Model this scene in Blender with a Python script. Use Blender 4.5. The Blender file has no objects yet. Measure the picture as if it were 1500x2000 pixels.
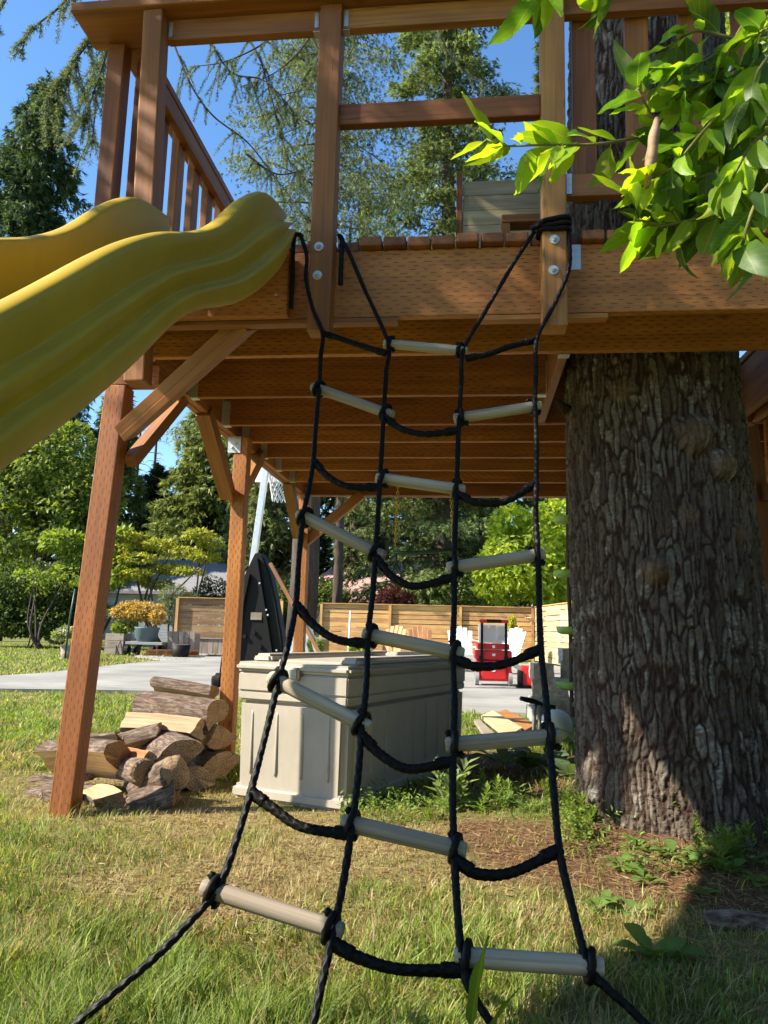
import bpy, bmesh, math, random
import numpy as np
from mathutils import Vector, Matrix, Quaternion

# ------------------------------------------------------------------ camera, sky, sun, exposure
SC = bpy.context.scene
COL = SC.collection
YAW, PITCH, ROLL, FPX, CAM_H = math.radians(6.6), math.radians(8.9), math.radians(1.5), 1500.0, 0.85
_f = Vector((-math.sin(YAW) * math.cos(PITCH), math.cos(YAW) * math.cos(PITCH), math.sin(PITCH)))
_r0 = Vector((math.cos(YAW), math.sin(YAW), 0))
_u0 = _r0.cross(_f)
CR = _r0 * math.cos(ROLL) + _u0 * math.sin(ROLL)
CU = -_r0 * math.sin(ROLL) + _u0 * math.cos(ROLL)
CF = _f
CPOS = Vector((0, 0, CAM_H))
cam_data = bpy.data.cameras.new('camera')
cam = bpy.data.objects.new('camera', cam_data)
COL.objects.link(cam)
cam_data.sensor_fit = 'VERTICAL'
cam_data.sensor_height = 36.0
cam_data.lens = FPX / 2000 * 36.0
cam_data.clip_start = 0.05
cam_data.clip_end = 2000
cam.matrix_world = Matrix(((CR.x, CU.x, -CF.x, CPOS.x), (CR.y, CU.y, -CF.y, CPOS.y), (CR.z, CU.z, -CF.z, CPOS.z), (0, 0, 0, 1)))
SC.camera = cam

SUN_EL = math.radians(39.5)
SUN_AZ = Vector((-0.942, -0.335, 0)).normalized()
SUN = Vector((SUN_AZ.x * math.cos(SUN_EL), SUN_AZ.y * math.cos(SUN_EL), math.sin(SUN_EL)))
world = bpy.data.worlds.new('World')
SC.world = world
world.use_nodes = True
wn = world.node_tree.nodes
wl = world.node_tree.links
bg = wn['Background']
sky = wn.new('ShaderNodeTexSky')
sky.sky_type = 'NISHITA'
sky.sun_disc = False
sky.sun_elevation = SUN_EL
sky.sun_rotation = math.atan2(SUN.x, SUN.y)
sky.altitude = 300
sky.air_density = 1.0
sky.dust_density = 0.2
sky.ozone_density = 2.0
hs = wn.new('ShaderNodeHueSaturation')
hs.inputs[1].default_value = 1.18
wl.new(sky.outputs[0], hs.inputs[4])
wl.new(hs.outputs[0], bg.inputs[0])
bg.inputs[1].default_value = 0.125
sun_data = bpy.data.lights.new('sun', 'SUN')
sun_data.energy = 5.0
sun_data.angle = math.radians(0.53)
sun_data.color = (1.0, 0.92, 0.78)
sun = bpy.data.objects.new('sun', sun_data)
COL.objects.link(sun)
sun.rotation_euler = (-SUN).to_track_quat('-Z', 'Y').to_euler()
SC.view_settings.view_transform = 'Standard'
SC.view_settings.look = 'None'
SC.view_settings.gamma = 1
SC.view_settings.use_curve_mapping = False
SC.view_settings.exposure = 1.28
SC.render.engine = 'CYCLES'
SC.cycles.max_bounces = 4
SC.cycles.use_adaptive_sampling = True
SC.cycles.adaptive_threshold = 0.03
SC.cycles.diffuse_bounces = 3
SC.cycles.transmission_bounces = 4
SC.cycles.transparent_max_bounces = 4

random.seed(7)
RNG = np.random.default_rng(7)


def P(px, py, Y=None, Z=None, X=None):
    """photograph point -> the place it has at a known depth Y, height Z or side distance X"""
    d = CF + CR * ((px - 750) / FPX) - CU * ((py - 1000) / FPX)
    if Y is not None:
        t = Y / d.y
    elif Z is not None:
        t = (Z - CAM_H) / d.z
    else:
        t = X / d.x
    return CPOS + d * t


# ------------------------------------------------------------------ numpy noise
def _hash(ix, iy, iz, s):
    h = (ix.astype(np.int64) * 374761393 + iy.astype(np.int64) * 668265263 + iz.astype(np.int64) * 2147483647 + s * 1274126177) & 0x7fffffff
    h = ((h ^ (h >> 13)) * 1274126177) & 0x7fffffff
    return ((h ^ (h >> 16)) & 0xffff) / 65535.0


def vnoise(x, y, z=None, s=0):
    x = np.asarray(x, float); y = np.asarray(y, float)
    z = np.zeros_like(x) if z is None else np.asarray(z, float)
    x, y, z = np.broadcast_arrays(x, y, z)
    ix, iy, iz = np.floor(x), np.floor(y), np.floor(z)
    fx, fy, fz = x - ix, y - iy, z - iz
    fx, fy, fz = fx * fx * (3 - 2 * fx), fy * fy * (3 - 2 * fy), fz * fz * (3 - 2 * fz)
    r = 0
    for dx in (0, 1):
        for dy in (0, 1):
            for dz in (0, 1):
                w = (fx if dx else 1 - fx) * (fy if dy else 1 - fy) * (fz if dz else 1 - fz)
                r = r + w * _hash(ix + dx, iy + dy, iz + dz, s)
    return r


def fbm(x, y, z=None, o=4, s=0):
    a, t, n = 1.0, 0.0, 0.0
    k = 1.0
    for i in range(o):
        t = t + a * vnoise(np.asarray(x) * k, np.asarray(y) * k, None if z is None else np.asarray(z) * k, s + i)
        n += a; a *= 0.5; k *= 2.03
    return t / n


def worley(x, y, s=0, wrapx=None):
    ix, iy = np.floor(x), np.floor(y)
    f1 = np.full(x.shape, 9.0); f2 = np.full(x.shape, 9.0); cid = np.zeros(x.shape)
    for dx in (-1, 0, 1):
        for dy in (-1, 0, 1):
            cx, cy = ix + dx, iy + dy
            hx = cx if wrapx is None else np.mod(cx, wrapx)
            z = np.zeros_like(cx)
            px = cx + 0.1 + 0.8 * _hash(hx, cy, z, s); py = cy + 0.1 + 0.8 * _hash(hx, cy, z, s + 9)
            d = np.hypot(x - px, y - py)
            nid = _hash(hx, cy, z, s + 17)
            m = d < f1
            f2 = np.where(m, f1, np.minimum(f2, d))
            cid = np.where(m, nid, cid)
            f1 = np.where(m, d, f1)
    return f1, f2, cid


# ------------------------------------------------------------------ object helpers
def thing(name, label, cat, loc=(0, 0, 0), group=None, rotz=0):
    o = bpy.data.objects.new(name, None)
    COL.objects.link(o)
    o.location = loc
    o.rotation_euler = (0, 0, rotz)
    o.empty_display_size = 0.1
    tag(o, label, cat, group)
    return o


def tag(o, label=None, cat=None, group=None, kind=None):
    if label: o['label'] = label
    if cat: o['category'] = cat
    if group: o['group'] = group
    if kind: o['kind'] = kind
    return o


def root_matrix(o):
    m = Matrix.LocRotScale(o.location, o.rotation_euler.to_quaternion() if o.rotation_mode != 'QUATERNION' else o.rotation_quaternion, o.scale)
    if o.parent:
        return root_matrix(o.parent) @ o.matrix_parent_inverse @ m
    return m


def link(name, me, parent=None, local=False):
    """link a mesh; when a parent is given the mesh is in world coordinates unless local"""
    o = bpy.data.objects.new(name, me)
    COL.objects.link(o)
    if parent:
        o.parent = parent
        if not local:
            o.matrix_parent_inverse = root_matrix(parent).inverted()
    return o


def np_mesh(name, verts, faces, mat=None, smooth=False, col=None, attrs=None):
    """faces: (n,3) or (n,4) array, or a list of tuples"""
    me = bpy.data.meshes.new(name)
    verts = np.asarray(verts, np.float32).reshape(-1, 3)
    if isinstance(faces, np.ndarray):
        n, k = faces.shape
        me.vertices.add(len(verts)); me.vertices.foreach_set('co', verts.ravel())
        me.loops.add(n * k); me.loops.foreach_set('vertex_index', faces.astype(np.int32).ravel())
        me.polygons.add(n)
        me.polygons.foreach_set('loop_start', np.arange(0, n * k, k, dtype=np.int32))
        me.polygons.foreach_set('loop_total', np.full(n, k, np.int32))
        me.update(calc_edges=True)
    else:
        me.from_pydata([tuple(v) for v in verts], [], [tuple(f) for f in faces])
        me.update()
    if smooth:
        me.polygons.foreach_set('use_smooth', np.ones(len(me.polygons), bool))
    if col is not None:
        a = me.attributes.new('Col', 'FLOAT_COLOR', 'POINT')
        c = np.ones((len(verts), 4), np.float32); c[:, :3] = col
        a.data.foreach_set('color', c.ravel())
    for k, v in (attrs or {}).items():
        a = me.attributes.new(k, 'FLOAT', 'POINT')
        a.data.foreach_set('value', np.asarray(v, np.float32))
    if mat: me.materials.append(mat)
    return me


def frame_of(d, up=(0, 0, 1)):
    x = Vector(d).normalized(); up = Vector(up)
    if abs(x.dot(up.normalized())) > 0.98: up = Vector((0, 1, 0))
    y = up.cross(x).normalized(); z = x.cross(y)
    return x, y, z


_boxes = {}


def box_mesh(L, w, h, mat, bev=0.004, seg=2):
    key = (round(L, 3), round(w, 3), round(h, 3), mat.name, bev)
    if key in _boxes: return _boxes[key]
    bm = bmesh.new()
    bmesh.ops.create_cube(bm, size=1)
    bmesh.ops.scale(bm, vec=(L, w, h), verts=bm.verts)
    if bev: bmesh.ops.bevel(bm, geom=bm.edges[:], offset=min(bev, w * .3, h * .3, L * .3), segments=seg, affect='EDGES', profile=0.6)
    me = bpy.data.meshes.new('board')
    bm.to_mesh(me); bm.free()
    me.materials.append(mat)
    _boxes[key] = me
    return me


def board(name, p0, p1, w, h, mat, parent=None, up=(0, 0, 1), bev=0.004, seg=2):
    """a squared timber from p0 to p1: width w sideways, height h along up; its own length is local X"""
    p0, p1 = Vector(p0), Vector(p1)
    x, y, z = frame_of(p1 - p0, up)
    o = link(name, box_mesh((p1 - p0).length, w, h, mat, bev, seg), parent)
    c = (p0 + p1) / 2
    o.matrix_basis = Matrix(((x.x, y.x, z.x, c.x), (x.y, y.y, z.y, c.y), (x.z, y.z, z.z, c.z), (0, 0, 0, 1)))
    return o


def boxat(name, lo, hi, mat, parent=None, bev=0.004, seg=2):
    lo, hi = Vector(lo), Vector(hi)
    s = hi - lo; c = (lo + hi) / 2
    o = link(name, box_mesh(s.x, s.y, s.z, mat, bev, seg), parent)
    o.matrix_basis = Matrix.Translation(c)
    return o


def smooth_path(pts, step):
    pts = [np.array(p, float) for p in pts]
    out = []
    n = len(pts)
    for i in range(n - 1):
        p0 = pts[max(i - 1, 0)]; p1 = pts[i]; p2 = pts[i + 1]; p3 = pts[min(i + 2, n - 1)]
        k = max(2, int(np.linalg.norm(p2 - p1) / step))
        for j in range(k):
            t = j / k
            out.append(0.5 * ((2 * p1) + (-p0 + p2) * t + (2 * p0 - 5 * p1 + 4 * p2 - p3) * t * t + (-p0 + 3 * p1 - 3 * p2 + p3) * t ** 3))
    out.append(pts[-1])
    return np.array(out)


def tube_arrays(path, rad, sides=8, cap=True, mod=None):
    path = np.asarray(path, float); n = len(path)
    rad = np.broadcast_to(np.asarray(rad, float), (n,))
    T = np.gradient(path, axis=0); T /= np.linalg.norm(T, axis=1)[:, None] + 1e-9
    a = np.array([0, 0, 1.0]) if abs(T[0][2]) < 0.9 else np.array([1.0, 0, 0])
    N = np.zeros_like(path); v = np.cross(T[0], a); v /= np.linalg.norm(v)
    for i in range(n):
        v = v - T[i] * np.dot(v, T[i]); v /= np.linalg.norm(v) + 1e-9
        N[i] = v
    B = np.cross(T, N)
    th = np.linspace(0, 2 * math.pi, sides, endpoint=False)
    s = np.concatenate([[0], np.cumsum(np.linalg.norm(np.diff(path, axis=0), axis=1))])
    r = rad[:, None] * (np.ones((n, sides)) if mod is None else mod(s[:, None], th[None, :]))
    V = path[:, None, :] + r[:, :, None] * (np.cos(th)[None, :, None] * N[:, None, :] + np.sin(th)[None, :, None] * B[:, None, :])
    V = V.reshape(-1, 3)
    i = np.arange(n - 1)[:, None] * sides; j = np.arange(sides)[None, :]; j2 = (j + 1) % sides
    F = np.stack([i + j, i + j2, i + sides + j2, i + sides + j], -1).reshape(-1, 4)
    if cap:
        V = np.vstack([V, path[0], path[-1]])
        c0, c1 = n * sides, n * sides + 1
        k = np.arange(sides); k2 = (k + 1) % sides
        F = np.vstack([F, np.stack([k2, k, np.full(sides, c0), np.full(sides, c0)], -1), np.stack([(n - 1) * sides + k, (n - 1) * sides + k2, np.full(sides, c1), np.full(sides, c1)], -1)])
    return V, F


def fix_tris(F):
    return [tuple(f[:3]) if f[2] == f[3] else tuple(f) for f in F.tolist()]


class MB:
    """collects pieces of ONE part"""
    def __init__(self): self.V, self.F, self.n = [], [], 0
    def add(self, V, F):
        V = np.asarray(V, float).reshape(-1, 3)
        self.V.append(V); self.F += [tuple(int(a) + self.n for a in f) for f in F]; self.n += len(V)
        return self
    def tube(self, path, rad, sides=8, cap=True, mod=None):
        V, F = tube_arrays(path, rad, sides, cap, mod)
        return self.add(V, fix_tris(F))
    def box(self, c, s, rot=None):
        c = Vector(c)
        V = []
        for dx in (-.5, .5):
            for dy in (-.5, .5):
                for dz in (-.5, .5):
                    v = Vector((dx * s[0], dy * s[1], dz * s[2]))
                    if rot is not None: v = rot @ v
                    V.append(c + v)
        return self.add(V, [(0, 1, 3, 2), (4, 6, 7, 5), (0, 4, 5, 1), (2, 3, 7, 6), (0, 2, 6, 4), (1, 5, 7, 3)])
    def bar(self, p0, p1, w, h, up=(0, 0, 1)):
        p0, p1 = Vector(p0), Vector(p1)
        x, y, z = frame_of(p1 - p0, up)
        R = Matrix((x, y, z)).transposed()
        return self.box((p0 + p1) / 2, ((p1 - p0).length, w, h), R)
    def disc(self, c, n, r, t, sides=20):
        c, n = Vector(c), Vector(n).normalized()
        return self.tube([c, c + n * t], r, sides)
    def build(self, name, mat, parent=None, smooth=False, local=False, bev=0):
        me = np_mesh(name, np.vstack(self.V), self.F, mat, smooth)
        if bev:
            bm = bmesh.new(); bm.from_mesh(me)
            bmesh.ops.bevel(bm, geom=[e for e in bm.edges if len(e.link_faces) == 2 and e.calc_face_angle(0) > 0.6], offset=bev, segments=2, affect='EDGES')
            bm.to_mesh(me); bm.free()
        if smooth == 'auto':
            pass
        return link(name, me, parent, local)


def tube(name, pts, rad, mat, parent=None, sides=8, smooth=True, local=False):
    V, F = tube_arrays(pts, rad, sides)
    return link(name, np_mesh(name, V, fix_tris(F), mat, smooth), parent, local)


def copy_tree(o, parent=None):
    c = o.copy(); COL.objects.link(c)
    if parent: c.parent = parent
    for ch in list(o.children): copy_tree(ch, c)
    return c


# ------------------------------------------------------------------ materials
def mat(name):
    m = bpy.data.materials.new(name)
    m.use_nodes = True
    return m, m.node_tree.nodes, m.node_tree.links, m.node_tree.nodes['Principled BSDF']


class N:
    """small node-graph writer"""
    def __init__(self, m): self.t = m.node_tree; self.n = m.node_tree.nodes; self.l = m.node_tree.links
    def put(self, sock, v):
        if hasattr(v, 'is_output') or isinstance(v, bpy.types.NodeSocket): self.l.new(v, sock)
        else: sock.default_value = v
    def math(self, op, a, b=0.0, c=0.0, clamp=False):
        n = self.n.new('ShaderNodeMath'); n.operation = op; n.use_clamp = clamp
        for i, v in enumerate((a, b, c)): self.put(n.inputs[i], v)
        return n.outputs[0]
    def coord(self, kind='Object'): return self.n.new('ShaderNodeTexCoord').outputs[kind]
    def geo(self, k='Position'): return self.n.new('ShaderNodeNewGeometry').outputs[k]
    def rand(self): return self.n.new('ShaderNodeObjectInfo').outputs['Random']
    def mapping(self, v, scale=(1, 1, 1), loc=(0, 0, 0)):
        n = self.n.new('ShaderNodeMapping'); self.l.new(v, n.inputs[0]); self.put(n.inputs[1], loc); n.inputs[3].default_value = scale
        return n.outputs[0]
    def add(self, a, b):
        n = self.n.new('ShaderNodeVectorMath'); n.operation = 'ADD'; self.put(n.inputs[0], a); self.put(n.inputs[1], b); return n.outputs[0]
    def comb(self, x=0.0, y=0.0, z=0.0):
        n = self.n.new('ShaderNodeCombineXYZ')
        for i, v in enumerate((x, y, z)): self.put(n.inputs[i], v)
        return n.outputs[0]
    def sep(self, v):
        n = self.n.new('ShaderNodeSeparateXYZ'); self.l.new(v, n.inputs[0]); return n.outputs
    def noise(self, v, scale, detail=4, rough=0.55, dist=0.0, out='Fac'):
        n = self.n.new('ShaderNodeTexNoise'); self.l.new(v, n.inputs['Vector']); n.inputs['Scale'].default_value = scale
        n.inputs['Detail'].default_value = detail; n.inputs['Roughness'].default_value = rough; n.inputs['Distortion'].default_value = dist
        return n.outputs[out]
    def vor(self, v, scale, feature='F1', out='Distance', rnd=1.0):
        n = self.n.new('ShaderNodeTexVoronoi'); n.feature = feature; self.l.new(v, n.inputs['Vector']); n.inputs['Scale'].default_value = scale
        n.inputs['Randomness'].default_value = rnd
        return n.outputs[out]
    def ramp(self, f, stops):
        n = self.n.new('ShaderNodeValToRGB'); self.put(n.inputs[0], f)
        e = n.color_ramp.elements
        while len(e) < len(stops): e.new(0.5)
        for i, (p, c) in enumerate(stops):
            e[i].position = p; e[i].color = (*c, 1) if len(c) == 3 else c
        return n.outputs[0]
    def mix(self, f, a, b, mode='MIX'):
        n = self.n.new('ShaderNodeMix'); n.data_type = 'RGBA'; n.blend_type = mode
        self.put(n.inputs[0], f)
        for s, v in ((n.inputs[6], a), (n.inputs[7], b)):
            if isinstance(v, tuple) and len(v) == 3: v = (*v, 1)
            self.put(s, v)
        return n.outputs[2]
    def attr(self, name, out='Color'):
        n = self.n.new('ShaderNodeAttribute'); n.attribute_name = name; return n.outputs[out]
    def bump(self, h, strength=0.4, dist=0.01, normal=None):
        n = self.n.new('ShaderNodeBump'); n.inputs['Strength'].default_value = strength; n.inputs['Distance'].default_value = dist
        self.put(n.inputs['Height'], h)
        if normal is not None: self.l.new(normal, n.inputs['Normal'])
        return n.outputs[0]
    def hsv(self, c, h=0.5, s=1.0, v=1.0):
        n = self.n.new('ShaderNodeHueSaturation')
        self.put(n.inputs[0], h); self.put(n.inputs[1], s); self.put(n.inputs[2], v); self.put(n.inputs[4], c)
        return n.outputs[0]


def wood(name, base, dark, incised=False, rough=0.62, var=0.42, grain=1.0, knots=True):
    m, n, l, b = mat(name)
    g = N(m)
    co = g.coord()
    off = g.math('MULTIPLY', g.rand(), 57.0)
    v = g.add(co, g.comb(off, g.math('MULTIPLY', off, 0.37), off))
    fine = g.noise(g.mapping(v, (1.2 * grain, 60 * grain, 60 * grain)), 1.6, 3, 0.65, 0.6)
    band = g.noise(g.mapping(v, (0.9, 11, 11)), 1.3, 1, 0.5, 1.2)
    blot = g.noise(v, 2.2, 2)
    f = g.math('ADD', g.math('MULTIPLY', fine, 0.55), g.math('MULTIPLY', band, 0.45))
    c = g.ramp(f, [(0.36, dark), (0.5, tuple((a + d) / 2 * 1.05 for a, d in zip(base, dark))), (0.62, base)])
    c = g.hsv(c, v=g.math('ADD', 0.62, g.math('MULTIPLY', blot, 0.72)))
    crk = g.noise(g.mapping(v, (0.8, 34, 34)), 1.0, 1, 0.5, 0.4)
    c = g.mix(g.math('MULTIPLY', g.math('LESS_THAN', g.math('ABSOLUTE', g.math('SUBTRACT', crk, 0.36)), 0.006), 0.55), c, tuple(q * 0.3 for q in dark))
    strk = g.ramp(g.noise(g.mapping(v, (0.35, 5, 5)), 2.0, 2, 0.6), [(0.48, (0, 0, 0)), (0.68, (1, 1, 1))])
    c = g.mix(g.math('MULTIPLY', strk, 0.35), c, tuple(q * 0.75 for q in dark))
    c = g.hsv(c, h=g.math('ADD', 0.495, g.math('MULTIPLY', g.rand(), 0.012)), v=g.math('ADD', 1 - var / 2, g.math('MULTIPLY', g.rand(), var)))
    h = g.math('MULTIPLY', fine, 0.5)
    if knots:
        kv = g.vor(g.mapping(v, (3.2, 8.0, 8.0)), 1.0)
        ks = g.math('MULTIPLY', g.math('SUBTRACT', 1.0, g.math('DIVIDE', kv, 0.10), clamp=True), 0.9)
        c = g.mix(ks, c, tuple(x * 0.3 for x in dark))
    if incised:
        x, y, z = g.sep(co)
        geo_n = g.sep(g.coord('Normal'))
        # rows run along the timber; side faces count rows by z, top and bottom faces by y
        useY = g.math('GREATER_THAN', g.math('ABSOLUTE', geo_n[2]), 0.7)
        vv = g.math('ADD', g.math('MULTIPLY', y, useY), g.math('MULTIPLY', z, g.math('SUBTRACT', 1.0, useY)))
        vv = g.math('ADD', vv, g.math('MULTIPLY', g.noise(g.mapping(co, (6, 6, 6)), 1.0, 1), 0.004))
        row = g.math('DIVIDE', vv, 0.0165)
        fr = g.math('FRACT', g.math('ADD', row, 100.0))
        rid = g.math('FLOOR', g.math('ADD', row, 100.0))
        ro = g.math('FRACT', g.math('MULTIPLY', g.math('SINE', g.math('MULTIPLY', rid, 12.9898)), 437.58))
        ux = g.math('ADD', g.math('DIVIDE', x, 0.062), g.math('ADD', g.math('MULTIPLY', ro, 0.35), g.math('MULTIPLY', g.math('MODULO', rid, 2.0), 0.5)))
        fu = g.math('FRACT', g.math('ADD', ux, 100.0))
        jit = g.noise(g.mapping(co, (18, 60, 60)), 1.0, 1)
        on = g.math('MULTIPLY', g.math('LESS_THAN', fu, g.math('MULTIPLY', jit, 0.75)), g.math('LESS_THAN', g.math('ABSOLUTE', g.math('SUBTRACT', fr, 0.5)), 0.12))
        c = g.mix(g.math('MULTIPLY', on, g.math('ADD', 0.35, g.math('MULTIPLY', blot, 0.7))), c, tuple(x * 0.22 for x in dark))
        h = g.math('SUBTRACT', h, g.math('MULTIPLY', on, 1.5))
    g.put(b.inputs['Base Color'], c)
    g.put(b.inputs['Roughness'], g.math('ADD', rough - 0.1, g.math('MULTIPLY', fine, 0.25)))
    g.put(b.inputs['Normal'], g.bump(h, 0.35, 0.004))
    return m


def plastic(name, c, rough=0.4, spec=0.5, dirt=0.25, bump=0.05, sub=0.0):
    m, n, l, b = mat(name)
    g = N(m)
    v = g.geo()
    d1 = g.noise(v, 3.5, 4, 0.65)
    d2 = g.noise(g.mapping(v, (30, 30, 6)), 1.0, 4)
    f = g.ramp(g.math('ADD', g.math('MULTIPLY', d1, 0.7), g.math('MULTIPLY', d2, 0.3)), [(0.38, (1, 1, 1)), (0.68, (0, 0, 0))])
    dc = tuple(x * 0.72 for x in c)
    col = g.mix(g.math('MULTIPLY', f, dirt), c, dc)
    g.put(b.inputs['Base Color'], col)
    g.put(b.inputs['Roughness'], g.math('ADD', rough, g.math('MULTIPLY', d2, 0.15)))
    b.inputs['Specular IOR Level'].default_value = spec
    if bump: g.put(b.inputs['Normal'], g.bump(g.noise(v, 160, 2), bump, 0.002))
    return m


def metal(name, c, rough=0.45, metallic=0.9):
    m, n, l, b = mat(name)
    g = N(m)
    v = g.geo()
    s = g.noise(v, 40, 3)
    g.put(b.inputs['Base Color'], g.mix(s, tuple(x * 0.8 for x in c), tuple(min(1, x * 1.15) for x in c)))
    b.inputs['Metallic'].default_value = metallic
    g.put(b.inputs['Roughness'], g.math('ADD', rough - 0.1, g.math('MULTIPLY', s, 0.25)))
    return m


def leafmat(name, trans=0.45, rough=0.45, tint=(1.25, 1.2, 0.45), spec=0.4, vein=False):
    """leaf colour comes from the mesh's own Col attribute; light passes through"""
    m, n, l, b = mat(name)
    g = N(m)
    c = g.attr('Col')
    if vein:
        x, y, z = g.sep(g.coord())
        mid = g.math('LESS_THAN', g.math('ABSOLUTE', y), 0.0011)
        w = g.math('SINE', g.math('MULTIPLY', g.math('SUBTRACT', x, g.math('MULTIPLY', g.math('ABSOLUTE', y), 0.9)), 620.0))
        vs = g.math('GREATER_THAN', w, 0.93)
        c = g.hsv(c, h=g.math('ADD', 0.485, g.math('MULTIPLY', g.rand(), 0.03)), v=g.math('ADD', 0.68, g.math('MULTIPLY', g.rand(), 0.6)))
        c = g.mix(g.math('MULTIPLY', g.math('GREATER_THAN', g.noise(g.add(g.coord(), g.comb(g.math('MULTIPLY', g.rand(), 9.0))), 45, 3), 0.66), 0.5), c, (0.22, 0.16, 0.05))
        c = g.mix(g.math('MULTIPLY', g.math('MAXIMUM', mid, g.math('MULTIPLY', vs, 0.4)), 0.4), c, (0.35, 0.45, 0.10))
    g.put(b.inputs['Base Color'], c)
    b.inputs['Roughness'].default_value = rough
    b.inputs['Specular IOR Level'].default_value = spec
    t = n.new('ShaderNodeBsdfTranslucent')
    g.put(t.inputs[0], g.mix(1.0, c, tint, 'MULTIPLY'))
    mx = n.new('ShaderNodeMixShader')
    mx.inputs[0].default_value = trans
    l.new(b.outputs[0], mx.inputs[1]); l.new(t.outputs[0], mx.inputs[2])
    l.new(mx.outputs[0], n['Material Output'].inputs[0])
    return m


M = {}
M['cedar'] = wood('cedar_stain', (0.345, 0.122, 0.024), (0.19, 0.06, 0.011))
M['cedar_light'] = wood('cedar_stain_light', (0.40, 0.168, 0.042), (0.25, 0.092, 0.021))
M['treated'] = wood('incised_treated_timber', (0.47, 0.168, 0.032), (0.28, 0.088, 0.016), incised=True)
M['decking'] = wood('decking', (0.30, 0.108, 0.026), (0.16, 0.05, 0.012))
M['raw_plank'] = wood('raw_plank', (0.62, 0.49, 0.28), (0.42, 0.31, 0.16), rough=0.7)
M['rung'] = wood('weathered_dowel', (0.45, 0.37, 0.27), (0.22, 0.175, 0.125), rough=0.85, knots=False)
M['fence'] = wood('fence_cedar', (0.60, 0.35, 0.13), (0.43, 0.22, 0.075), rough=0.7)
M['fence_dark'] = wood('fence_cedar_dark', (0.38, 0.23, 0.10), (0.25, 0.14, 0.06), rough=0.75)  # darker copy of the fence cedar, for the short screen
M['grey_wood'] = wood('grey_weathered_wood', (0.34, 0.28, 0.22), (0.2, 0.16, 0.12), rough=0.8)
M['chair_wood'] = wood('chair_cedar', (0.52, 0.25, 0.10), (0.36, 0.15, 0.055))
M['split'] = wood('split_wood', (0.60, 0.44, 0.25), (0.36, 0.22, 0.11), rough=0.85, grain=0.7)
M['split_orange'] = wood('split_wood_cedar', (0.50, 0.22, 0.07), (0.32, 0.12, 0.04), rough=0.85, grain=0.7)
M['galv'] = metal('galvanised_steel', (0.62, 0.63, 0.62), 0.5, 0.75)
M['alu'] = metal('aluminium', (0.72, 0.72, 0.72), 0.4, 0.85)
M['yellow'] = plastic('yellow_plastic', (0.44, 0.295, 0.016), 0.48, 0.35, 0.6)
M['beige'] = plastic('beige_plastic', (0.43, 0.375, 0.295), 0.5, 0.3, 0.6)
M['black_plastic'] = plastic('black_plastic', (0.010, 0.010, 0.009), 0.5, 0.2, 0.2)
M['red'] = plastic('red_plastic', (0.62, 0.022, 0.022), 0.38, 0.5, 0.2)
M['white'] = plastic('white_plastic', (0.82, 0.82, 0.80), 0.45, 0.4, 0.15)
M['pale_ball'] = plastic('pale_rubber', (0.66, 0.70, 0.58), 0.5, 0.3, 0.35)
M['grey_plastic'] = plastic('grey_plastic', (0.28, 0.28, 0.28), 0.5, 0.4)
M['teal_pot'] = plastic('blue_grey_pot', (0.10, 0.15, 0.17), 0.5, 0.4)
M['green_disc'] = plastic('green_plastic', (0.32, 0.52, 0.12), 0.45, 0.4, 0.15)
M['dark_green'] = plastic('dark_green_paint', (0.015, 0.06, 0.035), 0.35, 0.5, 0.1)
M['chain_yellow'] = plastic('yellow_coated_chain', (0.72, 0.42, 0.02), 0.4, 0.5, 0.2)
M['net'] = plastic('white_net_cord', (0.78, 0.78, 0.76), 0.8, 0.2, 0.1)
M['rope'] = plastic('black_braided_rope', (0.007, 0.0062, 0.0055), 0.40, 0.14, 0.1, bump=0.4)
M['rope_brown'] = plastic('brown_rope', (0.10, 0.075, 0.05), 0.8, 0.2, 0.3)
M['brown_pod'] = wood('dried_leaf', (0.48, 0.33, 0.18), (0.30, 0.18, 0.09), rough=0.7, knots=False)
# ------------------------------------------------------------------ ground, driveway, gravel
def zone(px, py, s=1.0):
    return px, py


def litter_mask(x, y):
    """bark litter and bare soil round the big trunk and under the deck"""
    w = (fbm(x * 2.3, y * 2.3, s=3) - 0.5) * 0.9
    d1 = np.hypot((x - 0.75) / 0.80, (y - 3.25) / 0.62)
    d2 = np.hypot((x - 1.5) / 1.0, (y - 2.8) / 0.42)
    d3 = np.hypot((x - 0.7) / 1.2, (y - 5.0) / 1.3)
    return np.clip((1.12 - np.minimum(np.minimum(d1, d2), d3) + w) * 3.0, 0, 1)


def dry_mask(x, y):
    n = fbm(x * 1.7 + 5, y * 1.7, s=21)
    d = 1.1 * np.exp(-(((x + 0.7) / 0.85) ** 2 + ((y - 2.75) / 0.6) ** 2))
    d = d + np.exp(-(((x + 2.3) / 0.6) ** 2 + ((y - 4.0) / 0.5) ** 2)) * 1.2
    d = d + 0.8 * np.exp(-(((x + 1.2) / 0.7) ** 2 + ((y - 3.7) / 0.45) ** 2))
    return np.clip(d * 0.95 + (n - 0.45) * 2.0, 0, 1)


def axis(breaks):
    out = []
    for a, b, n in breaks: out += list(np.linspace(a, b, n, endpoint=False))
    return np.array(out + [breaks[-1][1]])


def ground_z(x, y):
    near = np.exp(-((x - 0) ** 2 + (y - 3) ** 2) / 60)
    z = (fbm(x * 0.9, y * 0.9, s=5) - 0.5) * 0.06 * near
    z = z + 0.10 * np.exp(-(((x - 0.95) / 0.75) ** 2 + ((y - 3.8) / 0.75) ** 2))
    return z


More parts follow.
